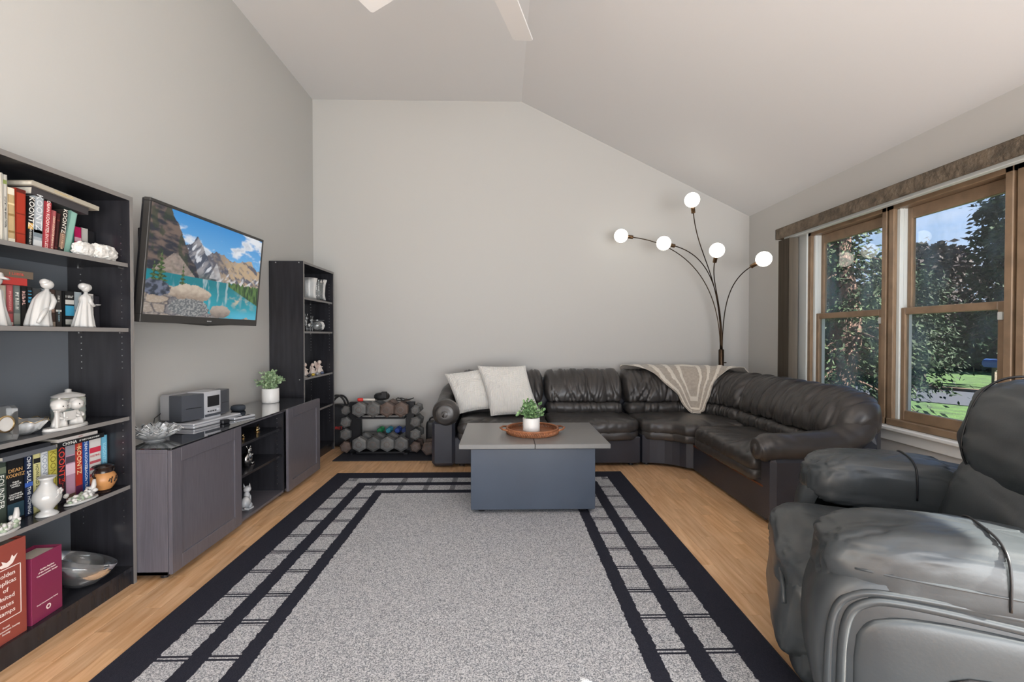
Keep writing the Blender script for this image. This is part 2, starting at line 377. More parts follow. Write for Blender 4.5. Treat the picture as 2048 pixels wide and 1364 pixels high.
def conifer(name, label, base, h, reach, seed, ml, mb_, trunk_pts, r0, z0=.8, n=90, per=34, leaf=(.16,.035), tilt=0, spread=.20, group='trees beyond the windows'):
    rnd = random.Random(seed)
    t = thing(name, label, 'tree', base, group=group)
    L = len(trunk_pts)
    obj('trunk', MB().tube(trunk_pts, [r0*(1-.75*i/(L-1)) for i in range(L)], 12), mb_, t, smooth=True)
    br = MB(); fo = MB(); pts = []
    for i in range(n):
        f = rnd.random()**.9; z = z0+f*(h-z0); k = min(L-2, int(z/h*(L-1))); fr = z/h*(L-1)-k
        o = Vector(trunk_pts[k]).lerp(Vector(trunk_pts[k+1]), max(0, min(1, fr)))
        a = rnd.uniform(0, 2*pi); R_ = reach*(1-f*.75)*rnd.uniform(.55, 1)
        d = Vector((cos(a), sin(a), .15-.45*(1-f)*rnd.random()))
        pl = [o+d*R_*q+Vector((0, 0, -.25*R_*q*q+tilt*q)) for q in (0, .33, .66, 1)]
        br.tube(pl, [.035*(1-f*.5), .025, .015, .006], 5)
        for q in (.3, .5, .65, .8, .93, 1):
            pts.append((o+d*R_*q+Vector((0, 0, -.25*R_*q*q)), d))
    sprays(fo, pts, per//6+1, leaf[0], leaf[1], spread, .45, rnd)
    obj('branches', br, mb_, t, smooth=True, kind='stuff'); obj('foliage', fo, ml, t, kind='stuff')
    return t
conifer('cedar_tree', 'large cedar with twisted reddish trunk close to the far window', (6.05, 8.35, GZ), 6.2, 1.35, 3, M_lf1, M_bark,
        [(-.25,-.2,0),(.05,-.05,.7),(.4,.12,1.4),(.5,.2,2.2),(.4,.3,3.2),(.5,.3,4.2),(.5,.3,5.2),(.5,.3,6.2)], .36, z0=1.2, n=120, per=120, leaf=(.11,.024))
conifer('cedar_tree', 'straight cedar with slim reddish trunk at the window corner', (6.5, 9.3, GZ), 7, 1.0, 5, M_lf1, M_bark, [(0,0,0),(-.03,0,2.3),(-.08,0,4.6),(-.1,0,7)], .24, z0=1.9, n=70, per=60)
conifer('spruce_tree', 'dark drooping spruce standing by the driveway', (9.05, 10.0, GZ), 2.9, 1.2, 9, M_lf2, M_bark,
        [(-.35,.35,0),(-.25,.2,.8),(-.12,.1,1.5),(0,0,2.2),(.03,0,3.0)], .24, z0=.75, n=130, per=150, leaf=(.11,.022))
conifer('plum_tree', 'tall purple grey tree with open branches past the driveway', (15.5, 16.6, GZ), 5.0, 3.8, 21, M_lf4, M_bark2, [(0,0,0),(.1,0,2),(0,.1,3.5),(0,0,5.0)], .2, z0=1.9, n=110, per=60, leaf=(.22,.09))
conifer('pine_tree', 'tall pine with pointed crown against the sky', (15.3, 13.5, GZ), 6.2, 1.15, 31, M_lf2, M_bark2, [(0,0,0),(0,0,3),(0,0,6.2)], .2, z0=1.7, n=100, per=60, leaf=(.22,.05))
conifer('unseen_shade_tree', 'broad cedar added out of view to shade the far windows', (6.9, .76, GZ), 14, 1.95, 41, M_lf1, M_bark, [(0,0,0),(0,0,3),(0,0,14)], .2, z0=2.9, n=460, per=66, leaf=(.36,.14), spread=.12)  # unseen tree, added so direct sun misses the floor and sofa
conifer('unseen_shade_column', 'slim columnar conifer added out of view to keep sun off the rug', (6.9, -1.66, GZ), 14, .50, 43, M_lf1, M_bark, [(0,0,0),(0,0,3),(0,0,14)], .1, z0=1.2, n=800, per=60, leaf=(.15,.05), spread=.05)  # unseen, placed to cut the sun patches falling on the rug
conifer('unseen_shade_pine', 'tall pine with a bare lower trunk added out of view as a high sun block', (6.95, -1.18, GZ), 15, .42, 47, M_lf2, M_bark2, [(0,0,0),(0,0,5),(0,0,15)], .04, z0=5.65, n=420, per=60, leaf=(.15,.05), spread=.05)  # unseen crown, added to stop sun passing above the recliner arm
rb = random.Random(4)
for i in range(7):
    a = i/6; x, y = 20+7*a, 27-13*a
    t = thing('hedge_shrub', ('bright green' if i % 3 == 1 else 'dark green')+' rounded shrub in the row behind the far lawn', 'shrub', (x, y, GZ), group='bright shrubs behind the far lawn' if i % 3 == 1 else 'dark shrubs behind the far lawn')
    fo = MB(); pts = []
    for _ in range(120):
        v = Vector((rb.gauss(0,1), rb.gauss(0,1), rb.gauss(0,1))).normalized(); pts.append((Vector((v.x*1.6, v.y*1.6, 1.5+v.z*1.5)), v))
    sprays(fo, pts, 14, .42, .16, .25, .1, rb)
    obj('foliage', fo, (M_lf3 if i % 3 == 1 else M_lf2), t, kind='stuff')
    obj('stem', MB().tube([(0,0,0),(.05,0,.8),(0,.05,1.8)], [.09,.07,.03], 7), M_bark2, t, smooth=True)
mbx = thing('mailbox', 'blue mailbox on a post beside the far lawn', 'mailbox', (16.6, 15.0, GZ))
M_mbx = mat('blue_paint', hexc('3f63a8'), .4)
obj('post', MB().box(-.05,.05,-.05,.05,0,.62,.006), M_bark2, mbx)
obj('box', MB().prism([(-.16,0),(.16,0),(.16,.15)]+[(.16*cos(a*pi/8), .15+.13*sin(a*pi/8)) for a in range(1,8)]+[(-.16,.15)], -.26, .26, 'y').xf(Matrix.Translation((0,0,.62))), M_mbx, mbx)

# ------------------------------------------------------------------ rug
RX0, RX1, RY0, RY1 = -1.53, 1.11, .55, 4.235
M_rug = bpy.data.materials.new('rug_pile'); M_rug.use_nodes = True
def _rug(m):
    n = m.node_tree.nodes; l = m.node_tree.links; b = n['Principled BSDF']; b.inputs['Roughness'].default_value = .95; b.inputs['Specular IOR Level'].default_value = .1
    def M(op, *a):
        q = n.new('ShaderNodeMath'); q.operation = op
        for i, v in enumerate(a):
            if isinstance(v, (int, float)): q.inputs[i].default_value = v
            else: l.new(v, q.inputs[i])
        return q.outputs[0]
    geo = n.new('ShaderNodeNewGeometry'); sx = n.new('ShaderNodeSeparateXYZ'); l.new(geo.outputs['Position'], sx.inputs[0])
    x, y = sx.outputs['X'], sx.outputs['Y']
    # row jitter from the woven rows
    row = M('MULTIPLY', M('FLOOR', M('MULTIPLY', y, 95)), .731)
    jn = n.new('ShaderNodeTexWhiteNoise'); jn.noise_dimensions = '1D'; l.new(row, jn.inputs['W'])
    jit = M('MULTIPLY', M('SUBTRACT', jn.outputs['Value'], .5), .007)
    dx = M('SUBTRACT', (RX1-RX0)/2, M('ABSOLUTE', M('SUBTRACT', x, (RX0+RX1)/2)))
    dy = M('SUBTRACT', (RY1-RY0)/2, M('ABSOLUTE', M('SUBTRACT', y, (RY0+RY1)/2)))
    dxj = M('ADD', dx, jit)
    d = M('MINIMUM', dxj, dy)
    def band(a, c): return M('MULTIPLY', M('GREATER_THAN', d, a), M('LESS_THAN', d, c))
    strips = M('ADD', band(.165, .285), band(.365, .482))
    field = M('GREATER_THAN', d, .555)
    # cross lines splitting the strips into blocks
    side = M('LESS_THAN', dxj, dy)
    fy = M('FRACT', M('DIVIDE', M('SUBTRACT', y, .02), .221)); fx = M('FRACT', M('DIVIDE', x, .221))
    ly = M('LESS_THAN', fy, .20); lx = M('LESS_THAN', fx, .20)
    rowd = M('LESS_THAN', M('FRACT', M('MULTIPLY', y, 48)), .55)
    line = M('ADD', M('MULTIPLY', side, M('MULTIPLY', ly, rowd)), M('MULTIPLY', M('SUBTRACT', 1, side), M('MULTIPLY', lx, .6)))
    edge = M('MINIMUM', 1, line)
    light = M('MAXIMUM', M('MULTIPLY', strips, M('SUBTRACT', 1, edge)), field)
    # heather
    t = n.new('ShaderNodeTexNoise'); t.inputs['Scale'].default_value = 210; t.inputs['Detail'].default_value = 3; l.new(geo.outputs['Position'], t.inputs['Vector'])
    r1 = n.new('ShaderNodeValToRGB'); l.new(t.outputs['Fac'], r1.inputs[0])
    r1.color_ramp.elements[0].position = .38; r1.color_ramp.elements[1].position = .62
    r1.color_ramp.elements[0].color = hexc('6f7277')+(1,); r1.color_ramp.elements[1].color = hexc('cbcbcd')+(1,)
    r2 = n.new('ShaderNodeValToRGB'); l.new(t.outputs['Fac'], r2.inputs[0])
    r2.color_ramp.elements[0].color = hexc('1f2028')+(1,); r2.color_ramp.elements[1].color = hexc('34353f')+(1,)
    mxn = n.new('ShaderNodeMixRGB'); l.new(light, mxn.inputs[0]); l.new(r2.outputs[0], mxn.inputs[1]); l.new(r1.outputs[0], mxn.inputs[2])
    l.new(mxn.outputs[0], b.inputs['Base Color'])
    bp = n.new('ShaderNodeBump'); bp.inputs['Strength'].default_value = .6; bp.inputs['Distance'].default_value = .006; l.new(t.outputs['Fac'], bp.inputs['Height']); l.new(bp.outputs[0], b.inputs['Normal'])
_rug(M_rug)
M_bind = mat('rug_binding', hexc('1c1b22'), .8, bump=.5, bscale=200)
rg = thing('area_rug', 'large grey heathered area rug with black border and double block strips', 'rug', ((RX0+RX1)/2, (RY0+RY1)/2, 0))
obj('pile', MB().box(RX0+.006, RX1-.006, RY0+.006, RY1-.006, .0012, .0115, .003), M_rug, rg, w=True)
rc = [(RX0+.006,RY0+.006),(RX1-.006,RY0+.006),(RX1-.006,RY1-.006),(RX0+.006,RY1-.006)]
bm_ = MB()
for i in range(4):
    a, b_ = rc[i], rc[(i+1) % 4]; bm_.tube([(a[0],a[1],.0068),(b_[0],b_[1],.0068)], .0056, 8)
obj('binding', bm_, M_bind, rg, w=True, smooth=True)
# ------------------------------------------------------------------ corner sofa
CXA, CYA, RA, SX0, SYB = 1.90, 4.51, .76, -.60, 5.27
L1 = CXA-SX0; L2 = L1+RA*pi/2
def spine(s):
    if s < L1: return Vector((SX0+s, SYB, 0)), Vector((0,-1,0))
    if s < L2:
        a = pi/2-(s-L1)/RA; return Vector((CXA+RA*cos(a), CYA+RA*sin(a), 0)), Vector((-cos(a),-sin(a),0))
    return Vector((CXA+RA, CYA-(s-L2), 0)), Vector((-1,0,0))
def smooth_loop(pts, n):
    """closed Catmull-Rom through 2-D points"""
    out = []; m = len(pts)
    for i in range(n):
        t = i/n*m; k = int(t); f = t-k
        p = [pts[(k+j-1) % m] for j in range(4)]
        out.append(tuple(.5*((2*p[1][c])+(-p[0][c]+p[2][c])*f+(2*p[0][c]-5*p[1][c]+4*p[2][c]-p[3][c])*f*f+(-p[0][c]+3*p[1][c]-3*p[2][c]+p[3][c])*f**3) for c in (0,1)))
    return out
UP = smooth_loop([(.335,.555),(.375,.60),(.365,.70),(.30,.815),(.20,.885),(.09,.905),(.0,.87),(-.035,.77),(-.03,.58),(.10,.54)], 44)
LU = smooth_loop([(.30,.425),(.37,.43),(.40,.475),(.395,.53),(.345,.565),(.22,.56),(.12,.50),(.18,.43)], 26)
def folds(s, z, seed, f=9.0, slant=.9):
    q = noise.noise(Vector((s*f+slant*z*f*.6*sin(seed), z*2.4+seed*7.7, seed)))
    r_ = noise.noise(Vector((s*f*1.9-slant*z*6*cos(seed*2.3), z*4+seed*3.1, 5+seed)))
    return -(max(0, 1-abs(q)*5.5))**1.5*.7-(max(0, 1-abs(r_)*5))**1.6*.4+q*.5
def sweep_cushion(prof, s0, s1, r0, r1, amp, seed, ds=.0125, zc=None, f=9.0):
    n = max(8, int((s1-s0)/ds)); np_ = len(prof)
    cx = sum(p[0] for p in prof)/np_; cz = sum(p[1] for p in prof)/np_
    ts = [.5-.5*cos(pi*i/n) if i < 3 or i > n-3 else i/n for i in range(n+1)]
    m = MB(); v = []
    for i in range(n+1):
        s = s0+(s1-s0)*i/n; a = s-s0; b = s1-s; k = 1
        if a < r0: k = math.sqrt(max(0, 1-(1-a/r0)**2))
        if b < r1: k = min(k, math.sqrt(max(0, 1-(1-b/r1)**2)))
        k = max(k, .02); p, nn = spine(s)
        for j in range(np_):
            d, z = prof[j]; dn, dz = d-cx, z-cz
            h = math.hypot(dn, dz)
            e_ = 1+amp*folds(s, z, seed, f)/max(h, .05)*min(1, k*1.2) if amp else 1
            q = p+nn*(cx+dn*k*e_); v.append((q.x, q.y, cz+dz*(k if z > cz else max(k, k))*e_))
    fc = []
    for i in range(n):
        for j in range(np_):
            c = (j+1) % np_; fc.append((i*np_+j, (i+1)*np_+j, (i+1)*np_+c, i*np_+c))
    fc.append(tuple(range(np_))); fc.append(tuple(n*np_+j for j in range(np_))[::-1])
    return m.add(v, fc)
def pad(outline, prof, amp=0, seed=0, wr=None):
    """padded plan shape; prof = [(scale, z)], outline list of xy"""
    n = len(outline); cx = sum(p[0] for p in outline)/n; cy = sum(p[1] for p in outline)/n
    v = []; 
    for k, z in prof:
        for x, y in outline:
            X, Y = cx+(x-cx)*k, cy+(y-cy)*k; zz = z
            if amp:
                g = noise.noise(Vector((X*6+seed, Y*6, seed)))
                h = max(0, 1-abs(noise.noise(Vector((X*(13 if wr != 'y' else 3)+seed, Y*(13 if wr == 'y' else 3), seed*2))))*5)
                e_ = ss(.35, .95, k); zz += amp*(g*.8-h*e_)
                o_ = 1-amp*h*e_*.6; X, Y = cx+(X-cx)*o_, cy+(Y-cy)*o_
            v.append((X, Y, zz))
    f = []
    for j in range(len(prof)-1):
        for i in range(n):
            c = (i+1) % n; f.append((j*n+i, j*n+c, (j+1)*n+c, (j+1)*n+i))
    f.append(tuple(range(n))[::-1]); f.append(tuple((len(prof)-1)*n+i for i in range(n)))
    return MB().add(v, f)
def rrect(x0, x1, y0, y1, r, n=150):
    if not isinstance(r, (list, tuple)): r = [r]*4
    cs = [(x1-r[0], y1-r[0], 0, r[0]), (x0+r[1], y1-r[1], 90, r[1]), (x0+r[2], y0+r[2], 180, r[2]), (x1-r[3], y0+r[3], 270, r[3])]
    p = []
    for cx, cy, a, q in cs:
        for k in range(9): p.append((cx+q*cos(R(a+90*k/8)), cy+q*sin(R(a+90*k/8))))
    return resample(p, n)
def resample(p, n):
    L = [0]
    for i in range(len(p)): L.append(L[-1]+math.dist(p[i], p[(i+1) % len(p)]))
    out = []; k = 0
    for i in range(n):
        t = L[-1]*i/n
        while L[k+1] < t: k += 1
        f = (t-L[k])/max(1e-9, L[k+1]-L[k]); a, b = p[k], p[(k+1) % len(p)]
        out.append((a[0]+(b[0]-a[0])*f, a[1]+(b[1]-a[1])*f))
    return out
SEATP = [(.9,.335),(.975,.34),(.998,.365),(1.0,.395),(.985,.425),(.95,.443),(.88,.452),(.75,.458),(.55,.462),(.3,.464),(.05,.464)]
ROLLP = [(.92,.265),(.97,.268),(.99,.285),(.995,.31),(.985,.335),(.955,.35),(.9,.352)]
sofa = thing('corner_sofa', 'black leather corner sofa with gathered back cushions along the wall and window', 'sofa', (1.0, 4.9, 0))
YS = SYB-.90; XS = CXA+RA-.90     # seat fronts: 4.37 and 1.76
# bases
obj('base', MB().box(SX0+.13, 1.355, YS+.055, SYB+.02, .03, .29, .01), M_lea_base, sofa, w=True)
cor = resample([(1.37,5.29),(1.37,4.45),(1.48,4.44),(1.60,4.40),(1.70,4.33),(1.76,4.24),(2.68,4.24),(2.68,4.5)]+[(CXA+(RA+.02)*cos(R(a)), CYA+(RA+.02)*sin(R(a))) for a in range(5,90,10)], 60)
obj('base', MB().prism(cor, .03, .30), M_lea_base, sofa, w=True)
obj('base', MB().box(XS+.035, CXA+RA+.02, 3.06, 4.235, .02, .29, .01), M_lea_base, sofa, w=True)
obj('base_trim', MB().box(XS+.028, XS+.036, 3.08, 4.22, .245, .256), mat('cognac_piping', hexc('6e3a1f'), .4), sofa, w=True)
for x, y in ((-.40,4.5),(1.28,4.5),(1.44,4.52),(1.86,4.3),(1.86,3.12),(2.6,3.12),(-.40,5.2),(2.3,4.9)):
    obj('foot', MB().lathe([(.025,0),(.03,.005),(.03,.035)], 12, (x, y, 0)), M_blk, sofa, w=True)
# seats
seats = [(rrect(SX0+.16, .452, YS, SYB-.25, [.03,.03,.06,.05]), 'x', 1), (rrect(.458, 1.372, YS, SYB-.25, [.05,.03,.05,.20]), 'x', 2),
         (resample([(1.36,5.02),(1.375,4.47),(1.44,4.40),(1.55,4.38),(1.65,4.32),(1.72,4.22),(1.80,4.20),(2.42,4.22),(2.42,4.5),(2.35,4.75),(2.2,4.93),(1.9,5.02)], 150), 'x', 3),
         (rrect(XS-.01, CXA+RA-.25, 3.14, 4.215, [.03,.14,.04,.04]), 'y', 4)]
for o_, d_, k in seats:
    obj('seat_cushion', pad(o_, SEATP, .016, k*3.3, d_), M_lea, sofa, w=True, smooth=True)
    obj('seat_border', pad(o_, ROLLP, .008, k*5.1, d_), M_lea, sofa, w=True, smooth=True)
# backs
for i, (a, b, r0, r1) in enumerate([(.12, 1.055, .09, .06), (1.06, 1.925, .06, .06), (1.93, L2+.10, .06, .07), (L2+.105, L2+1.49, .07, .30)]):
    obj('back_cushion', sweep_cushion(UP, a, b, r0, r1, .030, i*1.7+1, ds=.009, f=11), M_lea, sofa, w=True, smooth=True)
    obj('lumbar_roll', sweep_cushion(LU, a+.01, b-.01-(.12 if i == 3 else 0), r0, min(r1, .1), .018, i*2.9+4, f=13), M_lea, sofa, w=True, smooth=True)
BK = [(-.02,.12),(.13,.12),(.13,.60),(.08,.78),(.0,.80),(-.02,.7)]
obj('back_shell', sweep_cushion(BK, .10, L2+1.40, .01, .01, 0, 0, ds=.05), M_lea_base, sofa, w=True)
# arms
def roll(pts, rads, n=26, sub=10, amp=.008, seed=1, sq=1):
    P = [Vector(p) for p in pts]; out = []; rr = []
    for i in range(len(P)-1):
        p0, p1, p2, p3 = P[max(i-1,0)], P[i], P[i+1], P[min(i+2,len(P)-1)]
        for k in range(sub+(1 if i == len(P)-2 else 0)):
            t = k/sub; out.append(.5*((2*p1)+(-p0+p2)*t+(2*p0-5*p1+4*p2-p3)*t*t+(-p0+3*p1-3*p2+p3)*t**3)); rr.append(rads[i]+(rads[i+1]-rads[i])*ss(0,1,t))
    m = MB().tube(out, rr, n, sq=sq)
    c = sum(out, Vector())/len(out)
    nv = []
    for i, p in enumerate(m.v):
        q = Vector(p); a = out[i//n]; d = (q-a)
        g = folds((i//n)*.02, (i % n)*.02, seed, 8)
        nv.append(tuple(q+d.normalized()*amp*g if d.length > 1e-6 else q))
    m.v = nv; return m
obj('armrest', roll([(-.55,4.325,.53),(-.55,4.345,.53),(-.55,4.43,.535),(-.585,4.65,.54),(-.605,4.9,.56),(-.575,5.1,.64),(-.49,5.2,.73)], [.03,.095,.135,.105,.095,.105,.09], seed=2), M_lea, sofa, w=True, smooth=True)
obj('arm_panel', MB().box(SX0-.085, SX0+.14, YS+.02, SYB+.02, .02, .46, .03), M_lea_base, sofa, w=True)
obj('armrest', roll([(1.715,3.06,.515),(1.735,3.06,.515),(1.82,3.06,.52),(2.05,3.07,.525),(2.28,3.09,.545),(2.46,3.12,.62),(2.55,3.16,.72)], [.03,.075,.098,.10,.10,.11,.10], seed=5), M_lea, sofa, w=True, smooth=True)
obj('arm_panel', MB().box(XS+.03, CXA+RA+.015, 2.97, 3.13, .02, .47, .03), M_lea_base, sofa, w=True)

# ------------------------------------------------------------------ throw blanket
M_thr = mat('beige_knit', hexc('a89f94'), .95, var=.10, vscale=40, bump=.7, bscale=160, sheen=.3)
M_tuft = mat('cream_tufting', hexc('d9d2c6'), .95, bump=1, bscale=120, bdist=.006, sheen=.3)
TP = [(-.045,.80),(-.035,.885),(.03,.935),(.12,.945),(.22,.915),(.32,.84),(.385,.73),(.41,.62),(.43,.53),(.455,.482),(.52,.478)]
def tprof(t):
    t = t*(len(TP)-1); k = min(len(TP)-2, int(t)); f = t-k
    p = [TP[max(0,min(len(TP)-1,k+j-1))] for j in range(4)]
    return [.5*((2*p[1][c])+(-p[0][c]+p[2][c])*f+(2*p[0][c]-5*p[1][c]+4*p[2][c]-p[3][c])*f*f+(-p[0][c]+3*p[1][c]-3*p[2][c]+p[3][c])*f**3) for c in (0,1)]
TS0, TS1, TST = 1.98, 3.40, 2.93
NU, NV = 120, 84
def tuft(a, b):
    # nested hexagons + parallel bands, a in -1..1 across, b 0..1 down
    x, y = a*1.0, (b-.52)*1.7
    h = max(abs(x)*1.0+abs(y)*.42, abs(y)*1.0)
    f = (h-.28)/.235
    return h > .26 and (f % 1) < .36
tb = MB(); v = []
for side in (0, 1):
    for i in range(NU+1):
        for j in range(NV+1):
            b = j/NV; a = i/NU*2-1
            fall = max(0, (b-.26)/.74)**.85; wl = TS0+(TST-.13-TS0)*fall; wr_ = TS1+(TST+.10-TS1)*fall
            s = wl+(wr_-wl)*i/NU + .012*sin(b*31)*(abs(a)**6)
            d, z = tprof(b); p, nn = spine(s)
            d2, z2 = tprof(min(1, b+.01)); tx, tz = d2-d, z2-z; L = math.hypot(tx, tz) or 1
            nx, nz = -tz/L, tx/L
            if nz < 0 and b < .5 or nx < 0 and b >= .5: nx, nz = -nx, -nz
            th = (.010 if tuft(a*(1-.35*fall), b) else .004)*(1 if side == 0 else -.2)+.006*fbm(s*5, b*6, 3, 2)+.004*sin(s*26+b*5)*b
            q = p+nn*(d+nx*th); v.append((q.x, q.y, z+nz*th))
N1 = (NU+1)*(NV+1)
for i in range(NU):
    for j in range(NV):
        b = (j+.5)/NV; a = (i+.5)/NU*2-1
        tb.mi = 0; q = (i*(NV+1)+j, (i+1)*(NV+1)+j, (i+1)*(NV+1)+j+1, i*(NV+1)+j+1)
        tb.f.append(q); tb.m.append(1 if tuft(a*(1-.35*max(0, (b-.26)/.74)**.85), b) else 0)
        tb.f.append(tuple(k+N1 for k in q[::-1])); tb.m.append(0)
for i in range(NU):
    for j in (0, NV):
        a_, b_ = i*(NV+1)+j, (i+1)*(NV+1)+j; tb.f.append((a_, b_, b_+N1, a_+N1)); tb.m.append(1)
for j in range(NV):
    for i in (0, NU):
        a_, b_ = i*(NV+1)+j, i*(NV+1)+j+1; tb.f.append((a_, b_, b_+N1, a_+N1)); tb.m.append(1)
tb.v = v
tag(obj('throw_blanket', tb, [M_thr, M_tuft], smooth=True), 'beige throw with cream tufted hexagon bands draped over the sofa corner', 'blanket')

# ------------------------------------------------------------------ pillows
M_pil = bpy.data.materials.new('waffle_cotton'); M_pil.use_nodes = True
def _pil(m):
    n = m.node_tree.nodes; l = m.node_tree.links; b = n['Principled BSDF']; b.inputs['Base Color'].default_value = (.66,.645,.61,1); b.inputs['Roughness'].default_value = .9; b.inputs['Sheen Weight'].default_value = .3
    tcn = n.new('ShaderNodeTexCoord')
    w1 = n.new('ShaderNodeTexWave'); w1.inputs['Scale'].default_value = 22; w1.bands_direction = 'X'; w1.inputs['Distortion'].default_value = 1.5
    w2 = n.new('ShaderNodeTexWave'); w2.inputs['Scale'].default_value = 22; w2.bands_direction = 'Y'; w2.inputs['Distortion'].default_value = 1.5
    l.new(tcn.outputs['Object'], w1.inputs['Vector']); l.new(tcn.outputs['Object'], w2.inputs['Vector'])
    a = n.new('ShaderNodeMath'); a.operation = 'ADD'; l.new(w1.outputs['Fac'], a.inputs[0]); l.new(w2.outputs['Fac'], a.inputs[1])
    bp = n.new('ShaderNodeBump'); bp.inputs['Strength'].default_value = .55; bp.inputs['Distance'].default_value = .005; l.new(a.outputs[0], bp.inputs['Height']); l.new(bp.outputs[0], b.inputs['Normal'])
_pil(M_pil)
def pillow(label, c0, c1, w_, h_, th, seed, xdir=(1,0,0), tw=0):
    c0, c1 = Vector(c0), Vector(c1); y = (c1-c0).normalized(); x = Vector(xdir).normalized(); n_ = x.cross(y).normalized(); o_ = (c0+c1)/2
    M = Matrix(((x.x,y.x,n_.x,o_.x),(x.y,y.y,n_.y,o_.y),(x.z,y.z,n_.z,o_.z),(0,0,0,1))); m = MB()
    for sgn in (1, -1):
        def fn(u, v, sgn=sgn):
            a, b = u*2-1, v*2-1
            t = ((1-a*a)*(1-b*b))**.38*th*sgn
            px = a*w_/2*(1-.07*(1-b*b)); py = b*h_/2*(1-.07*(1-a*a))
            t += sgn*(.010*fbm(a*1.6+seed, b*1.6, sgn, 2)*(1-a**4)*(1-b**4)-.010*max(0, 1-abs(noise.noise(Vector((a*2.2+b*1.1+seed, b*1.4-a*.5, seed))))*6)*(1-a**4)*(1-b**4))
            return M @ Vector((px, py, t))-(c0+c1)/2
        m.grid(fn, 37, 37)
    o = obj('throw_pillow', m, M_pil, smooth=True); o.location = (c0+c1)/2
    return tag(o, label, 'pillow', 'pillows at the sofa arm')
pillow('white waffle pillow slumped against the sofa arm, behind the other pillow', (-.215,4.70,.487), (-.41,4.965,.915), .46, .50, .085, 2.2, (1,-.02,.14))
pillow('white waffle pillow standing upright in front of the other pillow', (.140,4.545,.468), (-.015,4.835,.975), .51, .585, .09, 6.1, (1,-.02,.0))
# ------------------------------------------------------------------ floor lamp
M_brz = mat('bronze_tube', (.060,.040,.026), .32, metal=1)
M_brass = mat('brushed_brass', (.24,.15,.085), .35, metal=1)
M_globe = mat('opal_globe', (.95,.93,.88), .25, emit=(1,.93,.80), estr=2.6)
lp = thing('floor_lamp', 'tall bronze floor lamp with five arching arms and opal globes behind the sofa', 'lamp', (2.535, 5.22, 0))
obj('lamp_base', MB().lathe([(0,0),(.13,0),(.14,.008),(.135,.022),(.03,.03),(.018,.05)], 32, (2.535,5.22,0)), M_brz, lp, smooth=True, w=True, auto=40)
obj('pole', MB().lathe([(.018,.03),(.018,.86),(.030,.865),(.030,1.115),(.024,1.125)], 20, (2.535,5.22,0)), M_brz, lp, smooth=True, w=True, auto=40)
obj('switch_knob', MB().tube([(2.56,5.215,.97),(2.59,5.21,.97)], .007, 8), M_brz, lp, w=True)
def bez(a, b, c, d, n=26):
    a, b, c, d = map(Vector, (a, b, c, d))
    return [a*(1-t)**3+3*b*t*(1-t)**2+3*c*t*t*(1-t)+d*t**3 for t in (i/n for i in range(n+1))]
GL = [((1.337,5.12,2.408), (-.97,-.05,.10), .9, (-.012,0)), ((1.755,4.93,2.288), (-.95,-.25,.16), .8, (-.004,-.012)), ((1.98,4.73,2.70), (-.25,-.35,.90), .75, (0,.012)), ((2.255,4.75,2.18), (-.08,-.55,.83), .55, (.008,-.006)), ((2.655,4.58,2.062), (.62,-.6,.48), .55, (.015,.006))]
for g, dr, k, (ox, oy) in GL:
    g = Vector(g); dr = Vector(dr).normalized(); r = .0765
    e = g-dr*(r+.055); a = Vector((2.535+ox, 5.22+oy, 1.10))
    arm = obj('arm', MB().tube(bez(a, a+Vector((0,0,(e.z-1.1)*.62)), e-dr*k*(e-a).length*.42, e), .0055, 8), M_brz, lp, smooth=True, w=True)
    obj('socket', MB().tube([e-dr*.008, e-dr*.004, e+dr*.05, e+dr*.062], [.012,.021,.021,.021], 16), M_brass, arm, smooth=True, w=True)
    obj('globe', MB().blob(g, (r,r,r), nu=32, nv=20), M_globe, arm, smooth=True, w=True)

# ------------------------------------------------------------------ coffee table
M_tab = mat('black_lacquer_sky_tint', (.050,.065,.092), .30, bump=.03, bscale=6, var=.10, vscale=2, spec=.6)  # blue of the reflected sky mixed into the black base colour
M_tabt = mat('satin_grey_black_top', (.17,.17,.166), .28, spec=.7)
ct = thing('coffee_table', 'black box coffee table with a split sliding top on the rug', 'table', (.22, 3.6, .0115))
zt = .52
obj('body', MB().box(-.226, .664, 3.235, 3.94, .042, .475, .002), M_tab, ct, w=True)
obj('track', MB().box(-.21, .65, 3.245, 3.93, .475, .487), M_blk, ct, w=True)
obj('top_panel', MB().box(-.307, .2285, 3.19, 3.985, .487, zt, .003), M_tabt, ct, w=True)
obj('top_panel', MB().box(.2315, .765, 3.19, 3.985, .487, zt, .003), M_tabt, ct, w=True)
for x in (-.15, .585):
    for y in (3.29, 3.88):
        c = obj('caster', MB().tube([(x-.02,y,.027),(x+.02,y,.027)], .0155, 14), M_blk, ct, w=True)
        obj('caster_plate', MB().box(x-.03, x+.03, y-.02, y+.02, .038, .044), M_pin, c, w=True)
# tray
M_rat = mat('rattan', hexc('8f5b3c'), .5, var=.22, vscale=40, bump=.2, bscale=80)
ty = thing('wicker_tray', 'round brown wicker tray with two loop handles on the coffee table', 'tray', (.235, 3.57, zt))
obj('tray_bottom', MB().lathe([(0,.003),(.196,.003),(.196,.010),(0,.010)], 48), M_rat, ty, smooth=True, auto=40)
rm = MB().tube([(.2*cos(2*pi*i/64), .2*sin(2*pi*i/64), .042) for i in range(65)], .008, 8, caps=False).tube([(.198*cos(2*pi*i/64), .198*sin(2*pi*i/64), .007) for i in range(65)], .0065, 8, caps=False)
obj('rim', rm, M_rat, ty, smooth=True)
wv = MB()
for i in range(96):
    a = 2*pi*i/96; wv.tube([(.2*cos(a), .2*sin(a), .005), (.207*cos(a+.05), .207*sin(a+.05), .024), (.2*cos(a+.10), .2*sin(a+.10), .042)], .0052, 5)
obj('woven_wall', wv, M_rat, ty, smooth=True, kind='stuff')
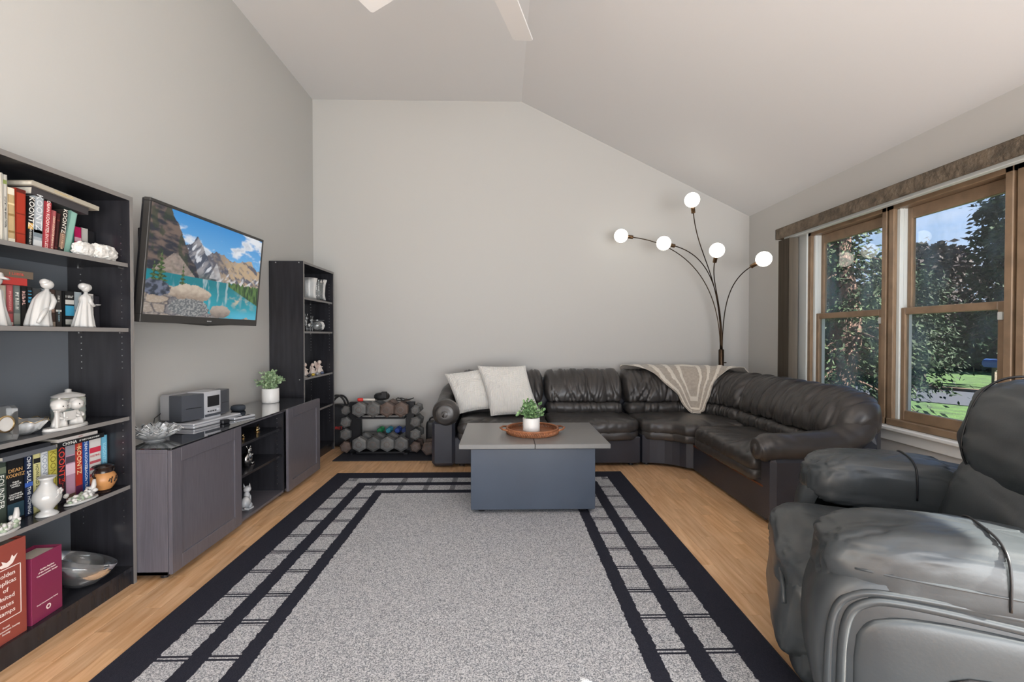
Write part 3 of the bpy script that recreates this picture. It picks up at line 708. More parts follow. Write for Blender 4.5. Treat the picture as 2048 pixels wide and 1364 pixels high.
for s_ in (1, -1):
    obj('handle', MB().tube([(s_*.195,-.085,.035),(s_*.232,-.062,.04),(s_*.252,0,.042),(s_*.232,.062,.04),(s_*.195,.085,.035)], .0075, 8), M_rat, ty, smooth=True)
M_pot = mat('white_ribbed_ceramic', (.70,.69,.67), .4)
M_pl1 = mat('dusty_green_leaf', hexc('6d8a63'), .6, col2=hexc('a9bd98'), vscale=28, spec=.3)
M_pl2 = mat('green_leaf', hexc('456a3f'), .55, col2=hexc('8fb07c'), vscale=28, spec=.3)
M_stem = mat('plant_stem', hexc('5d7048'), .7)
def potted(label, loc, r, h, fr, fz, m, seed, n=330):
    rnd = random.Random(seed); t = thing('potted_plant', label, 'plant', loc)
    rib = lambda a, z: 1+.018*abs(cos(a*18))-.009 if .004 < z < h-.003 else 1
    obj('pot', MB().lathe([(r*.6,0),(r*.93,.001),(r*.985,.008),(r,.02),(r,h-.004),(r*.97,h),(r*.88,h),(r*.86,h-.012)], 108, mod=rib), M_pot, t, smooth=True, auto=50)
    obj('soil', MB().lathe([(0,h-.014),(r*.87,h-.012)], 24, caps=False), M_soil, t)
    fo = MB(); st = MB()
    for i in range(34):
        a = rnd.uniform(0, 2*pi); el = rnd.uniform(.15, 1.5); d = Vector((cos(a)*cos(el), sin(a)*cos(el), sin(el)))
        L = fr*rnd.uniform(.75, 1.12); o = Vector((d.x*r*.35, d.y*r*.35, h-.012)); e_ = Vector((0,0,h+fz))+Vector((d.x*L, d.y*L, d.z*L*.95-.01))
        pts = bez(o, o+Vector((0,0,.03)), e_*.5+o*.5+Vector((0,0,.03)), e_, 8); st.tube(pts, .0014, 4)
        for k in range(n//34):
            q = pts[min(8, 2+k % 7)]+Vector((rnd.gauss(0,.007), rnd.gauss(0,.007), rnd.gauss(0,.006)))
            dd = (d+Vector((rnd.gauss(0,.7), rnd.gauss(0,.7), rnd.gauss(.2,.6)))).normalized(); sd_ = dd.cross(Vector((rnd.gauss(0,1), rnd.gauss(0,1), rnd.gauss(0,1)))).normalized(); nn = dd.cross(sd_)
            l_ = rnd.uniform(.016, .028); w_ = l_*.38
            fo.add([q, q+dd*l_*.35-sd_*w_+nn*.002, q+dd*l_*.8-sd_*w_*.8+nn*.002, q+dd*l_, q+dd*l_*.8+sd_*w_*.8+nn*.002, q+dd*l_*.35+sd_*w_+nn*.002], [(0,1,2,3),(0,3,4,5)])
    obj('stems', st, M_stem, t, kind='stuff'); obj('foliage', fo, m, t, kind='stuff')
    return t
potted('green leafy plant in a white ribbed pot on the wicker tray', (.225, 3.55, zt+.010), .066, .115, .115, .012, M_pl2, 3, 760)

# ------------------------------------------------------------------ recliner
RCX, RCY, RTH = 1.65, 1.58, R(153)
rec = thing('recliner', 'overstuffed slate black leather recliner facing the room by the window', 'armchair', (RCX, RCY, 0), RTH)
def puff(c, r, e1, e2, amp, seed, M=None, nu=72, nv=44, f=3.0, fn=None):
    def disp(p):
        q = noise.noise(Vector((p.x*f+seed, p.y*f, p.z*f))); w_ = noise.noise(Vector((p.x*f*2.3+seed*2, p.y*f*1.1, p.z*f*2.3)))
        return amp*(q*.8-max(0, 1-abs(w_)*5)*.55)
    m = MB().blob((0,0,0), r, e1, e2, nu, nv, disp)
    if fn: m.v = [tuple(fn(Vector(p))) for p in m.v]
    T = Matrix.Translation(c) @ (M if M else Matrix.Identity(4))
    return m.xf(T)
def rot(ax, deg): return Matrix.Rotation(R(deg), 4, ax)
# arms: padded roll on a panelled side
for s_ in (1, -1):
    xo = .035 if s_ > 0 else -.035
    # side body
    prof = smooth_loop([(.455,.14),(.50,.30),(.495,.50),(.43,.605),(.25,.625),(-.2,.615),(-.50,.60),(-.60,.45),(-.60,.14),(-.5,.08),(.36,.08)], 60)
    pr2 = [(x+xo, z) for x, z in prof]
    m = MB(); n = len(pr2); v = []; cxp = sum(p[0] for p in pr2)/n; czp = sum(p[1] for p in pr2)/n
    for k, yy in ((.90,.335),(.97,.345),(1,.37),(1.0,.52),(.985,.555),(.955,.575),(.90,.585),(.5,.587),(.02,.587)):
        for x, z in pr2: v.append((cxp+(x-cxp)*k, s_*yy, czp+(z-czp)*k))
    f = [(j*n+i, j*n+(i+1) % n, (j+1)*n+(i+1) % n, (j+1)*n+i) for j in range(8) for i in range(n)]+[tuple(range(n)), tuple(8*n+i for i in range(n))]
    m.add(v, f); obj('side_body', m, M_rec, rec, smooth=True)
    # raised welts framing the side panel
    fr = [(-.55+xo,.15),(-.54+xo,.48),(-.43+xo,.53),(0+xo,.552),(.28+xo,.56),(.38+xo,.54),(.425+xo,.47),(.435+xo,.28),(.425+xo,.15)]
    def welt(off, rad, amp=0):
        pts = []
        P = [Vector((x, 0, z)) for x, z in fr]
        for i in range(len(P)-1):
            p0, p1, p2, p3 = P[max(i-1,0)], P[i], P[i+1], P[min(i+2,len(P)-1)]
            for k in range(10):
                t = k/10; pts.append(.5*((2*p1)+(-p0+p2)*t+(2*p0-5*p1+4*p2-p3)*t*t+(-p0+3*p1-3*p2+p3)*t**3))
        c = Vector((-.1+xo, 0, .28)); out = []
        for p in pts:
            d = (p-c).normalized(); q = p+d*off; out.append((q.x, s_*.583, q.z))
        return MB().tube(out, rad, 10)
    obj('welt', welt(.028, .011), M_rec, rec, smooth=True)
    obj('welt', welt(-.004, .0135), M_rec, rec, smooth=True)
    obj('side_panel', puff((-.07+xo, s_*.575, .295), (.475,.030,.235), .35, .45, .012, 3, nu=60, nv=30).xf(Matrix.Identity(4)), M_rec, rec, smooth=True)
    pk = [(-.52+xo,.10),(-.51+xo,.38),(-.32+xo,.41),(.08+xo,.415),(.19+xo,.40),(.225+xo,.34),(.23+xo,.09)]
    obj('pocket', MB().prism([(x*.985-.003, z-.008) for x, z in pk], s_*.596, s_*.609, 'y'), M_rec, rec)
    obj('pocket_seam', MB().tube([(x, s_*.607, z) for x, z in resample(pk+pk[::-1], 60)[:30]], .0045, 6), M_blk, rec, smooth=True)
    # arm pillow
    def bend(p): 
        return Vector((p.x, p.y, p.z-.05*((p.x-.1)/.4)**2*.6+(-.012 if p.x < -.1 else 0)))
    ap = puff((.075+xo, s_*.443, .628), (.405,.152,.125), .55, .50, .05, 4+s_, nu=110, nv=50, f=2.6, fn=bend)
    pa = obj('armrest', ap, M_rec, rec, smooth=True)
    pw_ = lambda q, e_: math.copysign(abs(q)**e_, q)
    sm = [(.085+xo, s_*.443+.1535*pw_(cos(a), .55), .629+.1265*pw_(sin(a), .55)) for a in [pi*(-.03+1.06*i/48) for i in range(49)]]
    obj('seam', MB().tube(sm, .0035, 6), M_blk, pa, smooth=True)
    sm2 = [(x, s_*(.443+.148-.02*((x-.05)/.4)**4), .628) for x in [-.3+xo+.7*i/20 for i in range(21)]]
    obj('seam', MB().tube(sm2, .005, 6), M_rec, pa, smooth=True)
# seat and footrest
obj('seat_cushion', puff((.26,0,.425), (.345,.365,.115), .5, .45, .045, 11, nu=90, nv=46), M_rec, rec, smooth=True)
obj('footrest', puff((.515,0,.30), (.085,.335,.20), .55, .5, .05, 15, rot('Y', -6)), M_rec, rec, smooth=True)
obj('footrest_lower', puff((.49,0,.165), (.07,.33,.12), .55, .5, .04, 17), M_rec, rec, smooth=True)
obj('front_welt', MB().tube([(.585,y,.425-.6*(y/.34)**8*.12) for y in [-.335+.67*i/30 for i in range(31)]], .008, 8), M_rec, rec, smooth=True)
obj('base', MB().box(-.52,.40,-.34,.34,.03,.30,.03), M_lea_base, rec)
for x in (-.5, .32):
    for y in (-.44, .44): obj('foot', MB().lathe([(.022,0),(.028,.004),(.028,.10)], 12, (x, y, 0)), M_blk, rec)
# back: two bolsters and a headrest
obj('back_shell', puff((-.43,0,.60), (.17,.42,.46), .4, .45, .01, 1, rot('Y', -10)), M_rec, rec, smooth=True)
obj('lumbar_cushion', puff((-.19,0,.60), (.175,.375,.235), .6, .5, .06, 21, rot('Y', -14), nu=90, nv=50), M_rec, rec, smooth=True)
hr = obj('headrest', puff((-.27,0,.905), (.205,.435,.225), .72, .62, .045, 27, rot('Y', -14), nu=90, nv=50), M_rec, rec, smooth=True)
for y in (-.22, .22):
    hm = Matrix.Translation((-.27,0,.905)) @ rot('Y', -14)
    obj('seam', MB().tube([hm @ Vector((.205*.966*pw_(cos(a), .72), y, .225*.966*pw_(sin(a), .72)))*1.004 for a in [pi*(-.45+1.1*i/40) for i in range(41)]], .0045, 6), M_blk, hr, smooth=True)
# ------------------------------------------------------------------ bookcases
BX0, BX1 = -2.235, -1.91
SHZ = [1.657, 1.326, .871, .517]
def bookcase(y0, y1, label):
    t = thing('bookcase', label, 'bookcase', ((BX0+BX1)/2, (y0+y1)/2, 0))
    for a in (y0, y1-.02):
        p = obj('side_panel', MB().box(BX0, BX1, a, a+.02, 0, 2.0, .001), M_bcase, t, w=True)
        obj('edge_glint', MB().box(BX1, BX1+.0012, a, a+.02, 0, 2.0), M_edge_glint, p, w=True)
    p = obj('top_panel', MB().box(BX0, BX1, y0+.02, y1-.02, 1.978, 2.0), M_bcase, t, w=True)
    obj('edge_glint', MB().box(BX1, BX1+.0012, y0+.02, y1-.02, 1.978, 2.0), M_edge_glint, p, w=True)
    obj('back_panel', MB().box(BX0+.002, BX0+.008, y0+.02, y1-.02, .02, 1.978), mat('back_panel_reflection_tint', (.115,.13,.15), .33, spec=.6), t, w=True)  # grey-blue reflection put into the board's base colour
    for z in SHZ:
        fx = BX1-.012
        p = obj('shelf', MB().box(BX0+.01, fx, y0+.0215, y1-.0215, z-.02, z, .0008), M_bcase, t, w=True)
        obj('edge_glint', MB().box(fx, fx+.0012, y0+.0215, y1-.0215, z-.0195, z-.0005), M_edge_glint, p, w=True)
    p = obj('shelf', MB().box(BX0+.01, BX1, y0+.02, y1-.02, .075, .095), M_bcase, t, w=True)
    obj('plinth', MB().box(BX1-.03, BX1-.012, y0+.02, y1-.02, 0, .075), M_bcase, t, w=True)
    pn = MB()
    for xx in (BX1-.045, BX0+.075):
        for k in range(54):
            z = .16+k*.032
            if min(abs(z-q) for q in SHZ) < .03: continue
            if not any(q-.22 < z < q+.12 for q in SHZ+[2.0]): continue
            pn.tube([(xx, y1-.0215, z), (xx, y1-.0195, z)], .0028, 6); pn.tube([(xx, y0+.0215, z), (xx, y0+.0195, z)], .0028, 6)
    obj('pin_holes', pn, M_pin, t, w=True, kind='stuff')
    for z in SHZ:
        for xx in (BX1-.045, BX0+.075):
            obj('shelf_pin', MB().tube([(xx, y1-.034, z-.024), (xx, y1-.02, z-.024)], .0045, 8), M_pin, t, w=True)
    return t
bookcase(1.60, 2.40, 'tall black bookcase crowded with novels beside the sideboard end')
bc2 = bookcase(4.41, 5.20, 'tall black bookcase holding glassware in the room corner')
for x, z in ((-2.17,1.985),(-1.95,1.985),(-1.95,.86),(-2.17,.86)):
    obj('screw_cap', MB().tube([(x,4.4085,z),(x,4.4115,z)], .006, 10), M_pin, bc2, w=True)

# ------------------------------------------------------------------ sideboard
sb = thing('sideboard', 'long dark brown sideboard with panelled doors and an open middle bay', 'cabinet', (-1.98, 3.35, 0))
CX0, CX1, CY0, CY1, CZ = -2.20, -1.752, 2.405, 4.295, .690
ym = [CY0, 3.036, 3.662, CY1-.018]
for k, y in enumerate(ym): obj('side_panel', MB().box(CX0, CX1, y, y+.018, .03, CZ-.018, .001), M_bcase if k in (1, 2) else M_cab, sb, w=True)  # middle panels take the darker laminate to imitate shade in the bay
obj('bottom_panel', MB().box(CX0, CX1, CY0, CY1, .03, .048, .001), M_cab, sb, w=True)
obj('top_panel', MB().box(CX0, CX1, CY0, CY1, CZ-.018, CZ, .001), M_cab, sb, w=True)
obj('back_panel', MB().box(CX0, CX0+.006, CY0+.018, CY1-.018, .048, CZ-.018), M_bcase, sb, w=True)  # darker than the veneer, painting in the shade behind the bay
obj('glass_top', MB().box(CX0, CX1+.022, CY0, CY1, CZ, CZ+.008, .0015), mat('black_glass', (.006,.0065,.008), .03, spec=.9, coat=1, coatr=.02), sb, w=True)
for z in (.553, .338): obj('shelf', MB().box(CX0+.01, CX1-.008, 3.056, 3.66, z-.018, z, .001), M_bcase, sb, w=True)  # veneer darkened here to stand for shade inside the bay
for y in (2.45, 3.04, 3.67, 4.25):
    for x in (-1.80, -2.15): obj('foot', MB().lathe([(.016,0),(.02,.003),(.02,.03)], 10, (x, y, 0)), M_blk, sb, w=True)
def door(y0, y1, x, z0, z1):
    st = .075
    d = obj('door', MB().box(x, x+.02, y0, y0+st, z0, z1, .0015).box(x, x+.02, y1-st, y1, z0, z1, .0015).box(x, x+.02, y0+st, y1-st, z0, z0+st, .0015).box(x, x+.02, y0+st, y1-st, z1-st, z1, .0015), M_cab, sb, w=True)
    obj('panel', MB().box(x+.002, x+.012, y0+st-.004, y1-st+.004, z0+st-.004, z1-st+.004), M_cab, d, w=True)
    return d
door(CY0+.001, 3.044, CX1+.002, .034, CZ-.003)
door(3.668, CY1+.004, CX1+.018, .034, CZ+.006)
hb = MB()
for z in (.60, .44, .15): hb.box(CX1+.008, CX1+.03, CY1+.004, CY1+.012, z-.02, z+.02, .004)
obj('hinges', hb, M_pin, sb, w=True, kind='stuff')
pb = MB()
for k in range(16):
    for x in (-1.80, -2.13): pb.tube([(x, 3.659, .10+k*.035), (x, 3.663, .10+k*.035)], .0028, 6)
obj('pin_holes', pb, M_pin, sb, w=True, kind='stuff')

# ------------------------------------------------------------------ television
TVM = basis((-1.894, 3.02, 1.692), (.021, 1, 0), (.093, 0, .9957))
tv = thing('television', 'flat screen television showing a mountain lake, tilted out from the wall', 'television', (-2.0, 3.02, 1.36))
def tvp(nm, mb, m, par=None, **k): mb.xf(TVM); return obj(nm, mb, m, par or tv, w=True, **k)
TW, TH = 1.105, .668
M_bez = mat('grey_bezel', (.045,.043,.041), .4, metal=.3)
tvp('bezel', MB().box(-TW/2, TW/2, -TH/2, -TH/2+.045, -.03, .004, .002).box(-TW/2, TW/2, TH/2-.018, TH/2, -.03, .004, .002).box(-TW/2, -TW/2+.016, -TH/2+.045, TH/2-.018, -.03, .004, .002).box(TW/2-.016, TW/2, -TH/2+.045, TH/2-.018, -.03, .004, .002), M_bez)
tvp('housing', MB().box(-TW/2+.003, TW/2-.003, -TH/2+.003, TH/2-.003, -.045, -.006, .004).add([(-.46,-.315,-.045),(.46,-.315,-.045),(.46,.2,-.045),(-.46,.2,-.045),(-.34,-.25,-.095),(.34,-.25,-.095),(.34,.12,-.095),(-.34,.12,-.095)], [(4,5,6,7),(0,1,5,4),(1,2,6,5),(2,3,7,6),(3,0,4,7)]), M_blk)
tvp('speaker_chin', MB().prism([(-.40,-TH/2+.004),(.40,-TH/2+.004),(.02,-TH/2-.012)], -.06, -.02), M_bez)
tvp('logo', MB().box(-.022, .022, -TH/2+.016, -TH/2+.024, .004, .005), M_silver)
obj('wall_mount', MB().box(-2.24, -2.225, 2.85, 3.2, 1.55, 1.95, .003).box(-2.225, -1.98, 2.98, 3.06, 1.70, 1.78, .003), M_blkm, tv, w=True)
obj('cable', MB().tube([(-1.97,2.46,1.86),(-2.0,2.43,1.865),(-2.1,2.42,1.855),(-2.21,2.41,1.84)], .004, 6), M_blk, tv, w=True, smooth=True)
def mixc(a, b, t): t = max(0, min(1, t)); return tuple(a[i]+(b[i]-a[i])*t for i in range(3))
def lake(u, v):
    n1 = fbm(u*7, v*7, 1, 4); n2 = fbm(u*26, v*26, 5, 3); n3 = fbm(u*60, v*60, 9, 2)
    # sky
    c = mixc((.20,.50,.83), (.03,.27,.66), (v-.5)*2)
    cl = fbm(u*4+3, v*7, 2, 5)+.25*ss(.5, .9, u)-.55*abs(v-.74)
    c = mixc(c, (.80,.83,.88), ss(.0, .35, cl)); c = mixc(c, (.42,.48,.58), ss(.22, .5, cl)*ss(0,.4,n1+.2)*.6)
    # distant sunlit range
    ridge = .655+.05*fbm(u*11, 0, 3, 4)+.06*math.exp(-((u-.56)/.06)**2)+.05*math.exp(-((u-.86)/.07)**2)-.05*ss(.9,1,u)
    if u > .40 and v < ridge:
        lit = ss(-.25, .3, fbm(u*16+v*9, v*12, 6, 4)+.15)
        c = mixc((.10,.10,.13), (.52,.38,.24), lit*ss(.42,.8,u)+.15*lit); c = mixc(c, (.30,.30,.34), ss(.2,.5,n2)*.5)
        sn = fbm(u*20-v*10, v*9, 8, 3)-(v-.46)*4.5
        c = mixc(c, (.72,.72,.75), ss(.1,.45,sn)*.8)
    # central grey massif
    r2 = .80-3.2*abs(u-.345)**1.35*(1 if u < .345 else 1.15)+.035*fbm(u*18, 0, 4, 4)
    if v < r2 and u < .60:
        c = mixc((.06,.075,.115), (.33,.32,.34), ss(-.2,.35,fbm(u*15-v*9, v*6, 11, 4)))
        c = mixc(c, (.75,.77,.82), ss(.22,.42,fbm(u*22-v*8, v*7, 12, 3))*.9*ss(.40,.5,v)); c = mixc(c, (.03,.06,.05), ss(.50,.40,v)*.6)
    # snow cone
    if abs(u-.53) < (.60-v)*.34 and .42 < v < .60: c = mixc(c, (.50,.49,.50), .75+.4*n2)
    # left cliff
    edge = .135+(1-v)*.42+.02*fbm(v*9, 0, 13, 3)
    if u < edge and v > .36:
        c = mixc((.018,.022,.038), (.17,.12,.10), ss(-.3,.4,fbm(u*9+v*5, v*16, 14, 4))); c = mixc(c, (.02,.04,.02), ss(.1,.4,fbm(u*20,v*8,15,3))*.7)
        if v < .62-abs(u-.19)*1.35 and v < .60: c = mixc(c, (.36,.29,.25), .75+.5*n2)
    # lake
    hz = .405-.01*u
    if v < hz:
        c = mixc((.0,.20,.25), (.015,.33,.42), ss(.4,.05,v)+.3*n1)
        st = fbm(u*24, v*3.5, 16, 4)
        c = mixc(c, (.45,.55,.58), ss(.15,.5,st)*(.75 if .42 < u < .66 else .25)*ss(.05,.2,v))
        c = mixc(c, (.60,.50,.36), ss(0,.4,fbm(u*14,v*16,17,3)+.1)*math.exp(-((u-.80-(.2-v)*.5)/.11)**2-((v-.19)/.07)**2))
        c = mixc(c, (.10,.50,.72), ss(.14,.02,v)*ss(.5,.8,u)*.7)
    if u > .66 and v < .405+.03*fbm(u*40,0,18,2) and v > .365-(u-.66)*.55:
        c = mixc((.015,.05,.015), (.10,.20,.05), ss(-.3,.4,fbm(u*60, v*10, 19, 3)))
    # conifers
    for tu, tb_, tt, w_ in ((.095,.29,.60,.05), (.255,.24,.52,.028), (.05,.30,.5,.03)):
        if tb_ < v < tt and abs(u-tu) < w_*(1-(v-tb_)/(tt-tb_))*(.7+.5*sin(v*160)) : c = mixc((.02,.05,.015), (.10,.17,.05), ss(-.2,.4,n3))
    # rocks
    rk = .30*ss(.62,.1,u)+.03*fbm(u*12,0,20,3)-.02
    if v < rk+.02:
        cell = noise.voronoi(Vector((u*9, v*13, 0)))
        d1, d2 = cell[0][0], cell[0][1]; pid = cell[1][0]; h = (pid.x*12.3+pid.y*7.7) % 1
        base = mixc((.20,.19,.20), (.46,.36,.27), h)
        c = mixc(base, mixc(base, (.05,.05,.07), .8), ss(.14,.02,d2-d1)); c = mixc(c, (.55,.50,.44), ss(.1,.5,n3+.4*n2)*.4); c = mixc(c, (.04,.05,.08), ss(.0,.5,n1)*.35)
    if ((u-.33)/.17)**2+((v-.235)/.085)**2 < 1+.25*n2: c = mixc((.30,.23,.18), (.60,.50,.40), ss(.16,.30,v)+.4*n2)
    if ((u-.33)/.16)**2+((v-.09)/.09)**2 < 1+.25*n2: c = mixc((.13,.14,.15), (.36,.36,.35), ss(-.2,.4,n3))
    if ((u-.07)/.10)**2+((v-.25)/.075)**2 < 1+.25*n2: c = mixc((.03,.04,.06), (.15,.17,.24), ss(-.2,.4,n2))
    if ((u-.60)/.10)**2+((v-.07)/.07)**2 < 1+.2*n2: c = mixc((.20,.16,.14), (.46,.38,.32), ss(.0,.12,v)+.3*n2)
    return c
GU, GV = 272, 152
sm_ = MB(); x0, x1, y0, y1 = -TW/2+.016, TW/2-.016, -TH/2+.045, TH/2-.018
sm_.grid(lambda u, v: (x0+(x1-x0)*u, y0+(y1-y0)*v, .0005), GU, GV)
M_scr = bpy.data.materials.new('lit_screen'); M_scr.use_nodes = True
def _scr(m):
    n = m.node_tree.nodes; l = m.node_tree.links; b = n['Principled BSDF']; at = n.new('ShaderNodeAttribute'); at.attribute_name = 'picture'
    b.inputs['Base Color'].default_value = (.004,.004,.004,1); b.inputs['Roughness'].default_value = .18; l.new(at.outputs['Color'], b.inputs['Emission Color']); b.inputs['Emission Strength'].default_value = .72
_scr(M_scr)
so = tvp('screen', sm_, M_scr)
at_ = so.data.color_attributes.new('picture', 'FLOAT_COLOR', 'POINT'); buf = []
for i in range(GU):
    for j in range(GV): buf += [*lake(i/(GU-1), j/(GV-1)), 1]
at_.data.foreach_set('color', buf)

# ------------------------------------------------------------------ ceiling fan
fn_ = thing('ceiling_fan', 'white five-blade ceiling fan on a long downrod', 'fan', (-.115, 2.0, 3.05))
M_fan = mat('fan_white', (.66,.66,.66), .45)
FX, FY, FZ = -.115, 2.0, 3.05
obj('canopy', MB().lathe([(.02,0),(.075,.03),(.08,ZC-FZ-.92)], 28, (FX,FY,FZ+.92-.02+.0)), M_fan, fn_, w=True, smooth=True) if False else obj('canopy', MB().lathe([(.022,-.09),(.06,-.07),(.075,-.02),(.075,0)], 28, (FX,FY,ZC)), M_fan, fn_, w=True, smooth=True, auto=50)
obj('downrod', MB().tube([(FX,FY,FZ+.14),(FX,FY,ZC-.05)], .013, 12), M_fan, fn_, w=True, smooth=True)
obj('motor', MB().lathe([(.03,.15),(.09,.13),(.115,.07),(.115,.0),(.09,-.05),(.05,-.075),(0,-.08)], 32, (FX,FY,FZ)), M_fan, fn_, w=True, smooth=True, auto=40)
for k in range(5):
    a = R(90-18+72*k); Mx = Matrix.Translation((FX,FY,FZ)) @ Matrix.Rotation(a, 4, 'Z') @ Matrix.Rotation(R(13), 4, 'X')
    b_ = obj('blade', MB().prism([(.20,-.050),(.30,-.066),(.765,-.062),(.775,-.05),(.775,.05),(.765,.062),(.30,.066),(.20,.050)], -.004, .004).xf(Mx), M_fan, fn_, w=True)
    obj('blade_iron', MB().box(.10,.24,-.022,.022,.004,.012,.003).xf(Mx), M_fan, b_, w=True)

# ------------------------------------------------------------------ dumbbell rack on its mat
tag(obj('floor_mat', MB().box(-1.74,-.62,4.66,5.36,.0005,.009,.004), mat('mat_foam', (.012,.013,.02), .8, bump=.4, bscale=120)), 'black foam exercise mat under the dumbbell rack', 'mat')
MZ = .009
rk = thing('dumbbell_rack', 'black metal dumbbell rack with two shelves against the wall', 'rack', (-1.33, 5.05, MZ))
# columns stand in the gap between front and rear heads, beside the handles
for x0, x1, f0, f1 in ((-1.668,-1.545,-1.622,-1.599), (-1.058,-.962,-1.060,-1.012)):
    obj('upright', MB().box(x0, x1, 4.976, 5.040, MZ, .56, .004).box(f0, f1, 4.87, 5.18, MZ, .032, .003), M_blkm, rk, w=True)
for z in (.048, .418):
    m = MB().box(-1.560, -1.046, 4.87, 4.905, z-.025, z-.004, .003).box(-1.560, -1.046, 5.075, 5.11, z-.025, z-.004, .003)
    m.box(-1.560, -1.547, 4.875, 5.105, z-.024, z-.005, .002).box(-1.059, -1.046, 4.875, 5.105, z-.024, z-.005, .002)
    obj('shelf', m, M_blkm, rk, w=True)
obj('rear_shelf', MB().box(-1.614, -1.07, 5.18, 5.33, .15, .165, .003).box(-1.614,-1.595,5.18,5.33,MZ,.15).box(-1.09,-1.07,5.18,5.33,MZ,.15).box(-1.614,-1.600,5.035,5.19,.15,.165,.002), M_blkm, rk, w=True)
SMALL = {-1: (.068,.07,.065,.055), 1: (.066,.068,.066,.058)}
for x, sg in ((-1.668,-1), (-.962,1)):
    for j, z in enumerate((.08, .215, .35, .485)):
        hz = z-.062+SMALL[sg][j]*.95       # handle centre
        obj('saddle', MB().box(x, x+sg*.050, 4.982, 5.034, hz-.027, hz-.0175, .002).box(x+sg*.044, x+sg*.050, 4.982, 5.034, hz-.0175, hz-.004, .002), M_blkm, rk, w=True)
M_hex = mat('grey_hex_rubber', (.10,.10,.098), .6, var=.25, vscale=14, objrand=.25)
M_hexb = mat('brown_hex_rubber', (.10,.07,.058), .65, var=.3, vscale=16)
M_chr = mat('knurled_handle', (.35,.35,.36), .35, metal=1)
def hexhead(r, y0, y1, ch=.012):
    m = MB(); v = []
    for k, y in ((.72,y0),(1-ch/r*.2,y0+ch),(1,y0+ch*1.5),(1,y1-ch*1.5),(.72,y1)):
        for i in range(6): a = pi/6+i*pi/3; v.append((r*k*cos(a), y, r*k*sin(a)))
    f = [(j*6+i, j*6+(i+1) % 6, (j+1)*6+(i+1) % 6, (j+1)*6+i) for j in range(4) for i in range(6)]+[tuple(range(6)), tuple(24+i for i in range(6))[::-1]]
    return m.add(v, f)
def dumbbell(label, x, y, z, r, L, m, tilt=0, grp='hex dumbbells on the rack', rz=0):
    t = thing('hex_dumbbell', label, 'dumbbell', (x, y, z), rz, grp); t.rotation_euler = (0, R(tilt), rz)
    hl = L*.30
    h1 = obj('head', hexhead(r, -L/2, -L/2+hl), m, t); obj('head', hexhead(r, L/2-hl, L/2), m, t)
    obj('weight_mark', MB().lathe([(r*.30,0),(r*.36,0),(r*.36,.0015),(r*.30,.0015)], 20, caps=False).xf(Matrix.Translation((0,-L/2,0)) @ Matrix.Rotation(R(90),4,'X')), M_hexb if m is M_hex else M_hex, h1)
    obj('handle', MB().tube([(0,-L/2+hl-.005,0),(0,-L*.1,0),(0,L*.1,0),(0,L/2-hl+.005,0)], [.015,.018,.018,.015], 14), M_chr, t, smooth=True)
    return t
tn = ['first', 'second', 'third', 'fourth']
for i in range(4):
    dumbbell('large %s hex dumbbell, %s from the bookcase on the upper rack shelf' % (('grey','grey','brown','brown')[i], tn[i]), -1.523+i*.1475, 4.985, .497, .0835, .30, M_hexb if i > 1 else M_hex)
    dumbbell('large grey hex dumbbell, %s from the bookcase on the lower rack shelf' % tn[i], -1.523+i*.1475, 4.985, .127, .0835, .30, M_hex)
lv = ['lowest', 'second lowest', 'second highest', 'topmost']
for j, z in enumerate((.08, .215, .35, .485)):
    for x, r, sd_, m in ((-1.69,(.068,.07,.065,.055)[j],'bookcase', M_hexb if j == 0 else M_hex), (-.94,(.066,.068,.066,.058)[j],'sofa', M_hexb if j == 0 else M_hex)):
        dumbbell('small %s hex dumbbell, %s on the %s side of the rack' % ('brown' if m is M_hexb else 'grey', lv[j], sd_), x, 5.02, z-.062+r*.95, r*.95, .24, m, 12*((j % 3)-1))
dumbbell('brown hex dumbbell lying on the mat against the sofa arm', -.785, 4.93, MZ+.075, .078, .22, M_hexb, 20, None)
M_grn = mat('green_vinyl', hexc('1f7a4a'), .45); M_blu = mat('blue_vinyl', hexc('26408a'), .45)
for i, (x, m, c) in enumerate(((-1.40, M_grn, 'green'), (-1.30, mat('teal_vinyl', hexc('2f7f93'), .45), 'teal'), (-1.20, M_blu, 'blue'), (-1.12, mat('navy_vinyl', hexc('2b3f78'), .45), 'navy'))):
    t = thing('vinyl_dumbbell', 'small %s vinyl dumbbell on the shelf behind the rack' % c, 'dumbbell', (x, 5.255, .165+.0355), 0, 'vinyl dumbbells behind the rack')
    obj('head', hexhead(.036, -.07, -.025), m, t); obj('head', hexhead(.036, .025, .07), m, t); obj('handle', MB().tube([(0,-.03,0),(0,.03,0)], .012, 10), m, t)
# clutter on top of the rack
t = thing('jump_rope', 'coiled dark jump rope lying across the upper dumbbells', 'rope', (-1.22, 5.0, .578))
obj('cord', MB().tube([(-1.14+.075*sin(a*1.3)+.012*a, 4.985+.10*cos(a*2), .5868+.002*abs(sin(a*1.7))) for a in [i*.16 for i in range(40)]], .006, 6), M_rub, t, w=True, smooth=True)
t = thing('hand_grip', 'white hand grip with a red end on the upper dumbbells', 'grip', (-1.44, 4.95, .58))
obj('rod', MB().tube([(-1.490,4.885,.600),(-1.372,4.912,.594)], .012, 10), mat('cream_foam', (.6,.56,.5), .7), t, w=True, smooth=True)
obj('grip_end', MB().tube([(-1.545,4.8725,.600),(-1.540,4.8735,.600),(-1.495,4.884,.600),(-1.488,4.8855,.600)], [.012,.019,.019,.012], 12), mat('red_foam', hexc('c0302a'), .6), t, w=True, smooth=True)
t = thing('ankle_weight', 'black padded ankle weight rolled up on top of the rack', 'weight', (-1.30, 5.02, .58))
